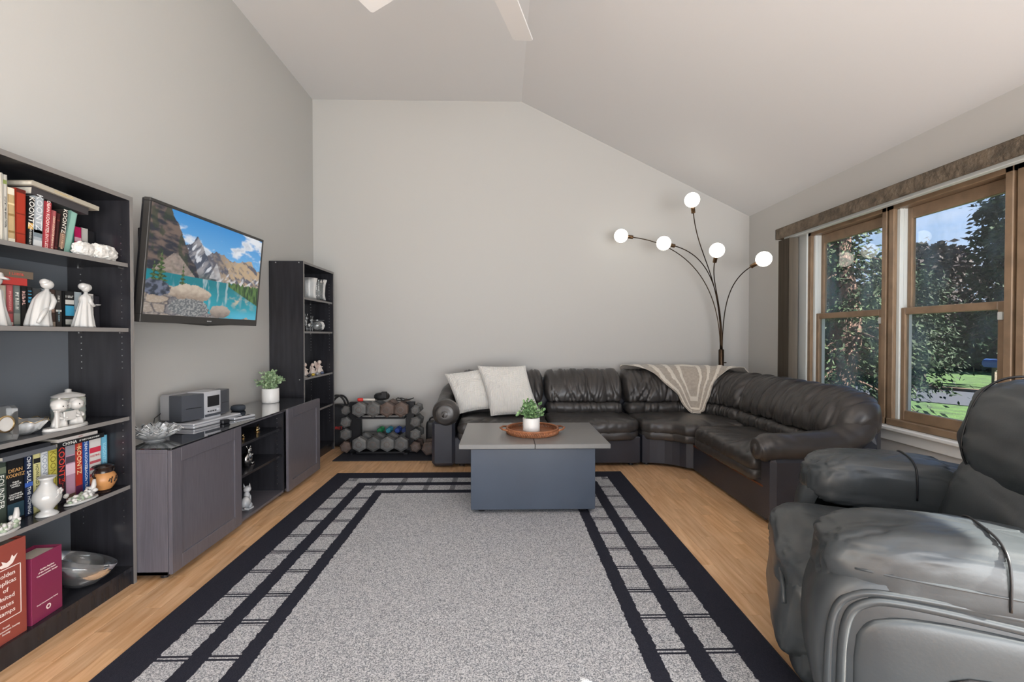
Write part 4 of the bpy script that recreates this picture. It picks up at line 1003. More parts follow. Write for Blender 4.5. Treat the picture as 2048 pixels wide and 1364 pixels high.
obj('cuff', MB().tube([(-1.325+.05*cos(a), 5.02+.05*sin(a), .6165) for a in [i*2*pi/20 for i in range(21)]], .036, 10, caps=False), M_rub, t, w=True, smooth=True)
obj('buckle', MB().box(-1.315,-1.255,4.945,4.985,.60,.675,.006), M_blk, t, w=True)
t = thing('gym_bag', 'black gym bag with long handles between the bookcase and the rack', 'bag', (-1.93, 5.31, 0))
obj('bag_body', MB().blob((-1.92,5.325,.245), (.15,.095,.24), .35, .45, 40, 26, lambda p: .04*noise.noise(p*3)), mat('black_nylon', (.010,.011,.014), .55, bump=.4, bscale=40), t, w=True, smooth=True)
obj('handle', MB().tube(bez((-2.01,5.255,.46),(-1.96,5.225,.66),(-1.80,5.225,.64),(-1.80,5.265,.44)), .011, 8), M_rub, t, w=True, smooth=True)
obj('handle', MB().tube(bez((-2.01,5.37,.46),(-1.95,5.38,.62),(-1.82,5.38,.62),(-1.80,5.36,.44)), .011, 8), M_rub, t, w=True, smooth=True)
text('print', 'IRET', .045, mat('red_print', hexc('c3302b'), .6), t, basis((-1.872+1.93, 5.2285-5.31, .225), (1,0,0), (0,0,1)))
t = thing('equipment_case', 'black rounded case standing between the rack and the sofa', 'case', (-.79, 5.18, MZ))
obj('shell', MB().blob((-.79,5.18,.155+MZ), (.075,.06,.155), .3, .35, 36, 24), M_blk, t, w=True, smooth=True)
obj('grip', MB().tube(bez((-.83,5.18,.31),(-.83,5.18,.37),(-.75,5.18,.37),(-.75,5.18,.31)), .009, 8), M_rub, t, w=True, smooth=True)
# ------------------------------------------------------------------ books
def cm(h, r=.45): return plain('cover_'+h, hexc(h), r)
VT = lambda o: basis(o, (0,0,-1), (0,1,0))      # spine lettering reading downwards
HT = lambda o: basis(o, (0,1,0), (0,0,1))       # level lettering
def book(label, y, th, z, h, dp, xs, col, lean=0, txt=(), group=None, bands=(), lying=False, tilt=0, back=None, cat='book', name='book'):
    """upright book whose spine faces +x at xs; y = near edge, th = thickness"""
    t = thing(name, label, cat, (xs-dp/2, y+th/2, z), group=group)
    if lying:     # th = length along y, h = thickness
        c = obj('cover', MB().box(-dp/2, dp/2, -th/2, th/2, 0, .003).box(-dp/2, dp/2, -th/2, th/2, h-.003, h).box(dp/2-.004, dp/2, -th/2, th/2, .003, h-.003), cm(col), t)
        obj('pages', MB().box(-dp/2+.004, dp/2-.004, -th/2+.004, th/2-.004, .003, h-.003), M_page, t)
        t.rotation_euler = (R(tilt), 0, 0)
    else:
        c = obj('cover', MB().box(-dp/2, dp/2, -th/2, -th/2+.0025, 0, h).box(-dp/2, dp/2, th/2-.0025, th/2, 0, h).box(dp/2-.004, dp/2, -th/2, th/2, 0, h, .0012), cm(col), t)
        obj('pages', MB().box(-dp/2+.003, dp/2-.004, -th/2+.0025, th/2-.0025, .004, h-.004), M_page, t)
        if lean:
            t.rotation_euler = (R(-lean), 0, 0); t.location.z += th/2*abs(sin(R(lean)))+.0003
    for z0, z1, cb in bands:
        w_ = th/2-.0008
        obj('band', MB().box(dp/2, dp/2+.0003, -w_, w_, z0*h, z1*h), cm(cb), c)
    for b in txt:
        s_, pos, size, cl = b[:4]; hor = len(b) > 4 and b[4]
        if isinstance(s_, int):      # print too small or blurred to read: broken strokes only
            n_ = s_; g = MB(); rr = random.Random(n_*7+int(size*1e4))
            for q in range(n_):
                a_ = (q-n_/2)*size*.62
                g.box(a_, a_+size*.14, -size*.33, size*.33, 0, .0004)
                if rr.random() < .75: g.box(a_+size*.14, a_+size*.46, size*.2*rr.choice((-1.6, -.3, 1)), size*.2*rr.choice((-1.6, -.3, 1))+size*.12, 0, .0004)
                if rr.random() < .5: g.box(a_+size*.34, a_+size*.48, -size*.33, size*.33*rr.choice((.2, 1)), 0, .0004)
            g.xf(HT((dp/2+.0006, pos*th, h/2)) if lying else (HT if hor else VT)((dp/2+.0006, 0, pos*h)))
            obj('lettering', g, cm(cl), c); continue
        if lying: text('lettering', s_, size, cm(cl), c, HT((dp/2+.0006, pos*th, h/2)))
        else: text('lettering', s_, size, cm(cl), c, (HT if hor else VT)((dp/2+.0006, 0, pos*h)), xs=b[5] if len(b) > 5 else 1)
    return t
G1 = 'books on the top shelf'
X1 = -1.98; z1_ = SHZ[0]
book('tall cream hardcover at the end of the top shelf', 1.815, .037, z1_, .275, .20, X1, 'cfc9bd', 0, (), G1)
book('tall off white book with small grey spine lettering', 1.853, .016, z1_, .272, .2, X1, 'bdbab2', 0, [(20, .45, .010, '5b5b58')], G1, [(.86,.92,'7d8a4e')])
book('gold patterned book beside the red boxed volume', 1.870, .026, z1_, .226, .17, X1, 'b39b74', 0, (), G1, [(.0,.10,'d9d2c0'),(.88,1,'d9d2c0'),(.2,.24,'8a7048'),(.5,.54,'8a7048'),(.7,.73,'d8c49a')])
book('orange red boxed volume with a dark red top', 1.898, .038, z1_, .232, .18, X1, '9c2f1c', 1.0, (), G1, [(.0,.03,'74200f'),(.2,.22,'74200f'),(.55,.57,'74200f'),(.93,1,'5a1a12')])
book('black novel with white author lettering and a yellow emblem', 1.942, .022, z1_, .214, .16, X1, '151416', 3, [('KOONTZ', .70, .030, 'e4e2dc'), ('THE GOOD GUY', .235, .0098, 'dedbd2')], G1, [(.36,.48,'c49a4c')])
book('pale blue grey novel with outlined author lettering', 1.966, .037, z1_, .222, .17, X1, '9fa6ac', 3, [('KOONTZ', .70, .036, 'd3d7d9')], G1, [(.22,.42,'6f7c84'),(.30,.36,'a08a66'),(.05,.16,'c4c6c6')])
book('red novel with white author and title lettering', 2.006, .028, z1_, .212, .16, X1, 'a63a42', 4, [('DEAN KOONTZ', .70, .019, 'ecd9d3'), ('RELENTLESS', .25, .017, 'ecd0cb')], G1)
book('short rose red novel with cream lettering', 2.037, .016, z1_, .182, .15, X1, 'a5565a', 5, [('DEAN KOONTZ', .62, .012, 'dfc9ae'), (8, .22, .012, 'dfc9ae')], G1)
book('dark maroon book between two novels', 2.056, .014, z1_, .176, .15, X1, '3c1214', 6, (), G1, [(.1,.13,'6b2a28'),(.8,.83,'6b2a28')])
book('black and tan novel with author lettering', 2.074, .026, z1_, .198, .16, X1, '24211f', 7, [('KOONTZ', .74, .026, 'd8d4ca'), (10, .30, .014, 'c9a98c')], G1, [(.12,.45,'84695a')])
book('mint green hardcover leaning at the end of its row', 2.108, .032, z1_, .206, .14, -1.992, '86b0a4', 12, (), G1)
book('pale grey book lying tilted across the tops of the upright novels', 1.955, .315, 1.9070, .020, .17, X1+.012, 'a9a294', 0, [(11, -.06, .013, 'c9b583')], G1, lying=True, tilt=-4.3)
book('thick black book lying under the tilted pale grey book', 1.965, .26, 1.8740, .034, .17, X1+.0, '3d3a3c', 0, (), G1, lying=True, tilt=-4.3)
for lb, y, th, cl, h, bd in (('small teal box set volume behind the rock', 2.225, .024, '3f7d74', .14, ()), ('magenta and white paperback behind the rock', 2.251, .036, 'c21a5e', .16, [(.0,.12,'d8c9cf'),(.55,.68,'e2b6c6')]), ('white paperback behind the rock', 2.289, .034, 'c3c0bb', .162, [(.1,.6,'8f908e')]), ('black paperback at the shelf end behind the rock', 2.325, .036, '1c1c20', .155, ())):
    book(lb, y, th, z1_, h, .11, -2.07, cl, 0, (), G1, bd)
G2 = 'paperbacks on the second shelf'; X2 = -2.04; z2_ = SHZ[1]
for lb, y, th, h, cl, tx, bd in (
    ('cream paperback at the near end of the second shelf', 1.878, .037, .168, 'b8b0a0', (), [(.1,.3,'8a7a66')]),
    ('pinkish red paperback with pale letters', 1.917, .025, .172, 'b45a5e', [(9, .62, .014, 'd99c98')], [(.04,.10,'d8c2b6'),(.3,.36,'7c4a4a')]),
    ('grey green paperback with white letters', 1.944, .026, .172, '6d7674', [(6, .62, .020, 'd5d8d2')], [(.06,.32,'8f938a')]),
    ('black paperback with pink letters', 1.972, .024, .170, '1b1a1b', [(5, .70, .020, 'd0a8a0')], ()),
    ('black paperback with sky blue letters', 1.998, .022, .170, '1d1f22', [(4, .75, .022, '4aa0c8')], ()),
    ('charcoal paperback behind the bowing figurine', 2.022, .036, .168, '3f4144', (), ()),
    ('silver blue paperback beside the bowing figurine', 2.060, .036, .170, '8d959c', [(6, .30, .018, 'd9dcdd')], ()),
    ('brown paperback with pale red letters', 2.098, .023, .170, '4a3a34', [(6, .55, .019, 'd9b2a0')], [(.02,.14,'9d8f80')]),
    ('dark grey paperback with a round white mark', 2.123, .028, .169, '3f3c3b', [(4, .75, .014, 'cfcfca'), (7, .30, .012, '8fb0bb')], [(.42,.47,'d5d6d0')]),
    ('thin black paperback between two others', 2.153, .013, .166, '0e0e10', (), ()),
    ('black and white paperback with a bright blue panel', 2.168, .045, .170, '1e1e20', [(4, .85, .016, 'd9d9d4', True)], [(.32,.60,'3f9fc6'),(.64,.76,'cfcfca'),(.08,.22,'c4c4be')]),
    ('white and blue paperback behind the standing figurine', 2.215, .036, .170, 'a9b6bd', (), [(.3,.5,'4a86a8')]),
    ('navy paperback behind the standing figurine', 2.253, .027, .168, '232a3d', (), ()),
    ('white paperback with pink letters', 2.283, .032, .168, 'cfcac6', [(8, .40, .017, 'c9929c')], [(.86,.95,'9a9a98')]),
    ('dark paperback against the bookcase side', 2.317, .033, .160, '201f26', (), ())):
    book(lb, y, th, z2_, h, .11, X2, cl, 0, tx, G2, bd)
book('red book lying across the paperbacks under the brown one', 1.79, .19, z2_+.1722, .030, .13, X2+.02, 'b23a36', 0, (), G2, lying=True)
book('grey brown book with red lettering lying above the red book', 1.80, .205, z2_+.2024, .030, .13, X2+.02, '6a5d50', 0, [(6, .18, .016, 'c4564c')], G2, lying=True)
G4 = 'novels on the fourth shelf'; X4 = -2.03; z4_ = SHZ[3]
for lb, y, th, h, cl, tx, bd in (
    ('grey green book with white capital title', 1.856, .041, .262, '39443c', [('FOUNDER', .52, .030, 'dfe0da')], [(.8,.9,'66705f')]),
    ('thick black novel with gold author letters set level', 1.899, .066, .262, '131416', [('DEAN', .80, .021, 'c79a62', True), ('KOONTZ', .72, .021, 'c79a62', True, .8), ('THREE', .61, .009, 'd9d9d4', True), ('COMPLETE', .575, .009, 'd9d9d4', True), ('NOVELS', .54, .009, 'd9d9d4', True), ('LIGHTNING', .42, .009, 'd9d9d4', True), ('THE FACE OF FEAR', .385, .009, 'd9d9d4', True, .75), ('THE VISION', .35, .009, 'd9d9d4', True)], [(.04,.28,'2b4350')]),
    ('navy novel with white author name and blue badge', 1.968, .034, .262, '16233f', [('JOHN SAUL', .76, .023, 'e2e4e4'), ('THE HOMING', .245, .019, 'dfe2e4')], [(.47,.54,'3c5fae')]),
    ('pale yellow book with black author name', 2.004, .031, .262, 'c9c48a', [('HOWARD STERN', .52, .019, '22221c')], [(.82,.90,'1e1e1e')]),
    ('white novel with grey outlined author letters', 2.036, .032, .262, 'cdd1d4', [('KOONTZ', .70, .030, '8d97a6')], [(.1,.35,'b9c0c8')]),
    ('mustard yellow novel with olive author letters', 2.069, .040, .262, 'b9b04e', [('KOONTZ', .66, .036, '84782a')], ()),
    ('black novel with large red author letters', 2.110, .039, .262, '24222a', [('KOONTZ', .68, .040, 'd8443a'), (4, .28, .030, '8c2f34')], ()),
    ('lilac pink biography with a photographic spine', 2.150, .047, .262, 'b58fa6', (), [(.80,1,'8f8f98'),(.66,.78,'4f4450'),(.45,.64,'d8bccb'),(.0,.10,'6b5248')]),
    ('black and orange red novel with cream author letters', 2.198, .036, .262, 'b2392e', [('DEAN', .90, .012, 'c9b06a'), ('KOONTZ', .66, .031, 'ead0a4')], [(.84,.86,'1a1a1c'),(.0,.2,'5a2a4a')]),
    ('royal blue novel with white author and title letters', 2.235, .035, .262, '24519a', [('DEAN KOONTZ', .72, .019, 'e2e8ee'), ('DRAGON TEARS', .28, .018, 'e2e8ee')], ()),
    ('white book with red stripes behind the brown vase', 2.272, .064, .262, 'd3cfcc', [('KEEPING', .66, .014, 'b83a44', True)], [(.72,.82,'c4344a'),(.52,.57,'b3505a'),(.40,.45,'b3505a'),(.28,.33,'b3505a'),(.12,.22,'b02a30')]),
    ('light blue novel against the bookcase side', 2.338, .034, .262, '6fb2cf', [('KOONTZ', .66, .024, 'a5d2e2')], ())):
    book(lb, y, th, z4_, h, .15, X4, cl, 0, tx, G4, bd)
book('black book with white lettering lying on the upright novels', 2.085, .235, z4_+.2622, .022, .15, X4+.03, '121215', 0, [('CHYNA', -.27, .020, 'e6e6e2'), ('IF THEY ONLY KNEW', .16, .011, 'e0e0dc')], G4, lying=True)
book('white book with a red edge lying on the black lettered book', 2.095, .20, z4_+.2844, .015, .14, X4+.02, 'c9c2bd', 0, [(5, .05, .007, 'a03a3a')], G4, lying=True)
book('grey book lying flat at the near end of the fourth shelf', 1.86, .215, z4_+.2622, .020, .15, X4+.03, '5d6066', 0, (), G4, lying=True)
book('charcoal book lying on the flat grey book', 1.85, .20, z4_+.2824, .018, .15, X4+.03, '2a2c31', 0, (), G4, lying=True)
# binders on the bottom shelf: slip-cased, broad face towards the room
def binder(label, yc, w_, h, dp, xf_, col, rz, body):
    t = thing('stamp_binder', label, 'binder', (xf_-dp/2, yc, .0955), R(rz), 'stamp binders on the bottom shelf')
    c = obj('slipcase', MB().box(dp/2-.004, dp/2, -w_/2, w_/2, 0, h, .001).box(-dp/2, -dp/2+.004, -w_/2, w_/2, 0, h).box(-dp/2+.004, dp/2-.004, w_/2-.004, w_/2, 0, h).box(-dp/2+.004, dp/2-.004, -w_/2, -w_/2+.004, 0, h).box(-dp/2+.004, dp/2-.004, -w_/2+.004, w_/2-.004, 0, .004), cm(col, .35), t)
    obj('pages', MB().box(-dp/2+.012, dp/2-.012, -w_/2+.01, w_/2-.006, .005, h-.012), M_page, t)
    for s_, yy, zz, sz in body: text('lettering', s_, sz, cm('e6d9d2'), c, HT((dp/2+.0006, yy, zz)))
    return t, c
b1, c1 = binder('tall brown red stamp binder with a framed title', 1.755, .225, .385, .10, -1.925, '8a4238', 0, [(s_, .035, .262-.029*i, .024) for i, s_ in enumerate(('Golden', 'Replicas', 'of', 'United', 'States', 'Stamps'))]+[('Postal', .035, .062, .010), ('Commemorative Society', .035, .049, .010), ('Society', .035, .037, .010)])
fr_ = MB(); y0, y1, a, b = -.04, .092, .088, .288
fr_.box(.05,.0505,y0,y1,a,a+.003).box(.05,.0505,y0,y1,b-.003,b).box(.05,.0505,y0,y0+.003,a,b).box(.05,.0505,y1-.003,y1,a,b)
obj('title_frame', fr_, cm('e6d9d2'), c1)
obj('bird_emblem', MB().prism([(.02,.295),(.045,.292),(.062,.300),(.080,.330),(.066,.322),(.060,.332),(.052,.314),(.040,.309),(.022,.322),(.026,.308),(.012,.305)], .05, .0506, 'x'), cm('e6d9d2'), c1)
b2, c2 = binder('plum stamp binder with small lettering and a round seal', 1.958, .140, .275, .11, -1.935, '7c2a4a', 4, [('Golden Replicas', 0, .212, .010), ('of the United States', 0, .200, .010), ('Commemorative Stamps', 0, .188, .0095), ('Postal Commemorative Society', .0, .068, .0075)])
obj('seal', MB().lathe([(.006,0),(.011,0),(.011,.0006),(.006,.0006)], 24, caps=False).xf(Matrix.Translation((.055,.004,.040)) @ Matrix.Rotation(R(90),4,'Y')), cm('e6d9d2'), c2)

# ------------------------------------------------------------------ ornaments
def gown(prof, folds_, n=56, amp=.12, lean=0):
    """draped body: prof = [(z, rx, ry, dx, dy)]"""
    v = []; L = len(prof)
    for k, (z, rx, ry, dx, dy) in enumerate(prof):
        f = (1-k/(L-1))
        for i in range(n):
            a = 2*pi*i/n; q = 1+amp*f*sin(a*folds_+k*.35)*.6+amp*f*.5*sin(a*(folds_-3)+1)
            v.append((dx+rx*q*cos(a), dy+ry*q*sin(a), z))
    fcs = [(j*n+i, j*n+(i+1) % n, (j+1)*n+(i+1) % n, (j+1)*n+i) for j in range(L-1) for i in range(n)]+[tuple(range(n))[::-1], tuple((L-1)*n+i for i in range(n))]
    return MB().add(v, fcs)
t = thing('porcelain_figurine', 'white porcelain woman bowing in a sweeping cape on the second shelf', 'figurine', (-1.965, 1.965, z2_), group='white porcelain women')
m = gown([(0,.034,.047,0,.005),(.01,.034,.046,0,.005),(.05,.030,.040,0,.008),(.09,.026,.035,0,.016),(.115,.024,.034,0,.024),(.135,.020,.027,0,.032),(.148,.014,.018,0,.037),(.155,.008,.009,0,.040),(.165,.007,.008,0,.042)], 9, amp=.14)
m.blob((0,.044,.182), (.020,.024,.021), nu=24, nv=16).blob((0,.034,.190), (.017,.018,.016), nu=20, nv=14)
m.tube([(.012,.05,.138),(.026,.046,.11),(.030,.030,.08),(.026,.022,.07)], [.008,.010,.009,.005], 10)
m.tube([(.02,.03,.09),(.03,-.005,.055),(.032,-.030,.015)], [.006,.010,.006], 8)
obj('body', m, M_porc, t, smooth=True)
t = thing('porcelain_figurine', 'white porcelain woman standing and holding a plate on the second shelf', 'figurine', (-1.965, 2.185, z2_), group='white porcelain women')
m = gown([(0,.036,.043,0,-.008),(.01,.035,.042,0,-.008),(.06,.027,.033,0,-.003),(.10,.021,.028,0,.002),(.118,.018,.024,0,.004),(.135,.020,.028,0,.004),(.148,.016,.022,0,.004),(.156,.008,.009,0,.005),(.168,.007,.008,0,.006)], 11, amp=.16)
m.blob((0,.006,.186), (.018,.019,.021), nu=24, nv=16).blob((-.004,-.003,.192), (.019,.019,.017), nu=20, nv=14).blob((0,.015,.188), (.016,.016,.018), nu=16, nv=12)
for x in (.014, -.014): m.tube([(x,.006,.145),(x*1.6,.004,.118),(x*1.3,.022,.104),(x*.6,.050,.105)], [.008,.009,.008,.005], 10)
m.lathe([(0,0),(.016,.001),(.02,.005),(.0,.003)], 20, (0,.058,.106), caps=False)
obj('body', m, M_porc, t, smooth=True)
t = thing('porcelain_figurine', 'white porcelain girl with a flower hat at the near end of the second shelf', 'figurine', (-1.955, 1.80, z2_), group='white porcelain women')
m = gown([(0,.03,.045,0,0),(.06,.022,.03,0,0),(.11,.017,.022,0,0),(.135,.016,.022,0,0),(.15,.008,.009,0,0),(.158,.007,.007,0,0)], 9, amp=.15).blob((0,0,.175), (.018,.019,.021), nu=20, nv=14)
obj('body', m, M_porc, t, smooth=True)
obj('hat', MB().lathe([(.034,.180),(.036,.184),(.022,.190),(.018,.205),(0,.210)], 24, caps=False, mod=lambda a, z: 1+.12*sin(a*7)), M_bisque, t, smooth=True)
# rock
M_rock = mat('white_quartz', (.50,.48,.45), .5, col2=(.74,.73,.70), vscale=26, bump=.8, bscale=60, bdist=.006, detail=8)
rkd = lambda p: .22*noise.noise(p*1.6+Vector((3,1,2)))+.12*noise.noise(p*4.2)+.05*noise.noise(p*9)
rock = MB().blob((0,.040,.034), (.032,.078,.045), .8, .8, 40, 28, rkd).blob((.012,-.068,.030), (.021,.050,.036), .8, .8, 32, 22, lambda p: rkd(p*1.3))
rock.v = [(x, y, max(0, z)) for x, y, z in rock.v]
o = obj('quartz_rock', rock, M_rock); o.location = (-1.965, 2.235, z1_); tag(o, 'rough white quartz rock lying on the top shelf', 'rock')
# third shelf
z3_ = SHZ[2]
t = thing('crystal_clock', 'cut glass block clock with a gold ringed face', 'clock', (-1.965, 1.815, z3_))
obj('block', MB().prism([(-.05,0),(.045,0),(.052,.02),(.048,.125),(.036,.14),(-.04,.14),(-.05,.12)], -.02, .02, 'x'), M_glass, t)
obj('dial', MB().lathe([(.028,0),(.034,.0),(.034,.006),(.028,.006)], 28, caps=False).xf(Matrix.Translation((.0205,0,.07)) @ Matrix.Rotation(R(90),4,'Y')), M_gold, t, smooth=True)
obj('face', MB().lathe([(0,0),(.028,0),(.028,.003),(0,.003)], 28).xf(Matrix.Translation((.0205,0,.07)) @ Matrix.Rotation(R(90),4,'Y')), M_bisque, t)
M_crys = mat('cut_crystal', (.88,.90,.91), .05, trans=.72, ior=1.5, bump=.5, bscale=90, bdist=.004)
def bowl(nm, label, loc, prof, n, mod, m, cat='bowl', trim=None, tilt=None, ry=1.0):
    t = thing(nm, label, cat, loc)
    mb = MB().lathe(prof, n, caps=False, mod=mod); mb.v = [(x, y*ry, z) for x, y, z in mb.v]
    if tilt: mb.xf(tilt)
    obj('glass', mb, m, t, smooth=True)
    if trim:
        r, z = trim; pts = [(r*mod(a, z)*cos(a), r*mod(a, z)*sin(a)*ry, z+.006*sin(a*8)) for a in [2*pi*i/96 for i in range(97)]]
        obj('gold_rim', MB().tube(pts, .0016, 5, caps=False), M_gold, t, smooth=True)
    return t
bowl('crystal_bowl', 'ribbed crystal bowl with a wavy gold rim on the third shelf', (-2.03, 1.955, z3_+.0005), [(0,.004),(.035,.004),(.055,.02),(.080,.055),(.083,.055),(.058,.016),(.036,0),(0,0)], 128, lambda a, z: 1+(.035*sin(a*16)+.05*sin(a*4))*min(1, z/.03), M_crys, trim=(.082,.056))
t = thing('bisque_figurine', 'matte white porcelain boy and girl figurine on an oval base', 'figurine', (-1.965, 2.085, z3_))
bs = MB().lathe([(0,0),(.098,0),(.10,.004),(.096,.013),(0,.014)], 40); bs.v = [(x*.42, y, z) for x, y, z in bs.v]
obj('base', bs, M_bisque, t, smooth=True, auto=40)
def child_fig(y, hat):
    m = gown([(.014,.026,.030,0,0),(.03,.024,.028,0,0),(.06,.016,.019,0,0),(.072,.010,.012,0,0),(.078,.008,.009,0,0)], 7, amp=.12)
    m.blob((.002,0,.102), (.027,.029,.026), nu=28, nv=18)
    for s_ in (1,-1): m.tube([(.004,s_*.016,.066),(.018,s_*.016,.052),(.026,s_*.006,.050)], [.006,.007,.005], 8)
    m.tube([(.027,0,.098),(.031,0,.096)], [.004,.002], 8)
    if hat: m.lathe([(.029,.106),(.030,.112),(.026,.125),(.012,.133),(.004,.135),(.005,.139),(0,.142)], 24, caps=False)
    else:
        for s_ in (1,-1): m.blob((-.006,s_*.026,.100), (.011,.009,.015), nu=14, nv=10)
        m.blob((-.005,0,.110), (.024,.027,.022), nu=22, nv=14)
    m.v = [(x, yy+y, z) for x, yy, z in m.v]; return m
bo = obj('boy', child_fig(-.030, True), M_bisque, t, smooth=True); gi = obj('girl', child_fig(.048, False), M_bisque, t, smooth=True)
M_eye = plain('painted_eye', (.06,.05,.05))
for par, y, z in ((bo,-.030,.104),(gi,.048,.104)):
    for s_ in (1,-1): obj('eye', MB().blob((.0265,y+s_*.010,z), (.0022,.003,.0035), nu=10, nv=8), M_eye, par, smooth=True)
obj('sign_board', MB().box(.020,.026,-.035,.022,.038,.078,.002).box(.014,.026,-.068,-.055,.013,.085,.002).box(.012,.028,-.072,-.048,.083,.090,.002), M_bisque, t)
t = thing('lidded_jar', 'pale banded ceramic jar with a tied lid behind the figurine', 'jar', (-2.085, 2.225, z3_))
M_band = mat('banded_glaze', hexc('b9b7a4'), .35, col2=hexc('9fb0b4'), vscale=9, stretch=(.2,.2,6))
obj('jar_body', MB().lathe([(.052,0),(.060,.004),(.062,.02),(.0605,.045),(.0625,.05),(.061,.075),(.063,.08),(.062,.115),(.056,.122)], 40), M_band, t, smooth=True, auto=50)
obj('lid', MB().lathe([(.060,.122),(.061,.130),(.03,.142),(.012,.146),(.012,.158),(0,.162)], 40, caps=False), M_bisque, t, smooth=True)
# fourth shelf
t = thing('white_vase', 'white porcelain vase with flared neck and applied flowers', 'vase', (-1.955, 1.985, z4_))
obj('vase_body', MB().lathe([(0,0),(.036,0),(.038,.005),(.030,.014),(.019,.022),(.024,.030),(.043,.055),(.048,.078),(.043,.100),(.029,.122),(.020,.138),(.021,.152),(.032,.166),(.030,.166),(.019,.152),(.017,.138)], 44, caps=False, mod=lambda a, z: 1+.05*sin(a*3)*ss(.15,.166,z)), M_porc, t, smooth=True)
fl = MB()
for k in range(5): a = k*2*pi/5; fl.blob((.044, .012+.008*cos(a), .100+.008*sin(a)), (.004,.007,.007), nu=10, nv=8)
obj('flower_relief', fl, M_bisque, t, smooth=True); obj('stem_relief', MB().tube([(.044,.012,.098),(.048,.0,.085),(.047,-.01,.078)], .002, 6), M_bisque, t, smooth=True)
def floral(label, loc, ln_, seed, rz=0):
    rnd = random.Random(seed); t = thing('floral_ornament', label, 'ornament', loc, R(rz))
    b_ = MB().lathe([(0,0),(ln_*.9,0),(ln_,.004),(ln_*.96,.011),(0,.013)], 36); b_.v = [(x*.42, y, z) for x, y, z in b_.v]; obj('base', b_, M_porc, t, smooth=True, auto=40)
    m1, m2 = MB(), MB()
    for i in range(46):
        y = rnd.uniform(-.8,.8)*ln_; h = .012+.05*(.3+.7*abs(y)/ln_)*rnd.random(); c = (rnd.uniform(-.25,.25)*ln_, y, h)
        (m1 if i % 3 else m2).blob(c, tuple(rnd.uniform(.006,.012) for _ in range(3)), nu=10, nv=8, disp=lambda p: .3*noise.noise(p*3+Vector(c)*90))
    m1.blob((0,.0,.022), (.018,.03,.014), nu=18, nv=12); m1.tube([(0,.6*ln_,.02),(.004,.72*ln_,.06),(.0,.80*ln_,.085)], [.012,.010,.006], 8)
    obj('flowers', m1, M_bisque, t, smooth=True); obj('leaves', m2, mat('sage_glaze', hexc('8e9a86'), .4), t, smooth=True)
floral('white porcelain ornament with flowers and leaves on an oval base', (-1.955, 2.145, z4_), .075, 3, -6)
floral('small porcelain flower ornament with brown blossoms at the near end', (-1.94, 1.805, z4_), .055, 8)
t = thing('greek_vase', 'terracotta two-handled vase with a black neck and painted figures', 'vase', (-1.965, 2.275, z4_))
obj('vase_body', MB().lathe([(.030,.016),(.040,.030),(.050,.052),(.051,.072),(.043,.090),(.034,.098)], 36, caps=False), mat('terracotta', hexc('b07d4c'), .4, var=.1), t, smooth=True)
M_bgl = mat('black_glaze', (.02,.012,.010), .25)
obj('neck', MB().lathe([(.034,.098),(.032,.108),(.036,.122),(.046,.128),(.044,.130),(.033,.120),(.028,.105)], 36, caps=False), M_bgl, t, smooth=True)
obj('foot_ring', MB().lathe([(0,0),(.030,0),(.032,.004),(.024,.010),(.018,.018),(.030,.018)], 32), M_bgl, t, smooth=True, auto=40)
for s_ in (1,-1): obj('handle', MB().tube(bez((0,s_*.038,.118),(0,s_*.062,.118),(0,s_*.064,.09),(0,s_*.047,.082),10), .005, 8), M_bgl, t, smooth=True)
fg = MB(); 
for pl in ([(-.5,.058),(-.38,.072),(-.28,.066),(-.18,.078)], [(-.28,.066),(-.30,.050)], [(.0,.052),(.08,.066),(.2,.074),(.28,.062)], [(.2,.074),(.34,.078)]):
    fg.tube([(.0515*cos(a), .0515*sin(a), z) for a, z in pl], .0028, 6)
obj('painted_figures', fg, M_bgl, t, smooth=True)
# bottom shelf
bowl('glass_salad_bowl', 'large clear glass bowl leaning behind the plum binder', (-2.02, 2.14, .0955), [(0,.006),(.05,.006),(.085,.03),(.115,.075),(.125,.12),(.128,.12),(.118,.072),(.088,.026),(.052,0),(0,0)], 64, lambda a, z: 1, M_glass, tilt=Matrix.Translation((0,.02,.022)) @ Matrix.Rotation(R(-22),4,'X') @ Matrix.Rotation(R(14),4,'Y'))
t = thing('silver_dish', 'small silver foil dish at the back of the bottom shelf', 'dish', (-2.16, 2.10, .0955))
obj('dish', MB().blob((0,0,.0925), (.03,.05,.09), .8, .8, 30, 20, lambda p: .12*noise.noise(p*4)), M_silver, t, smooth=True)

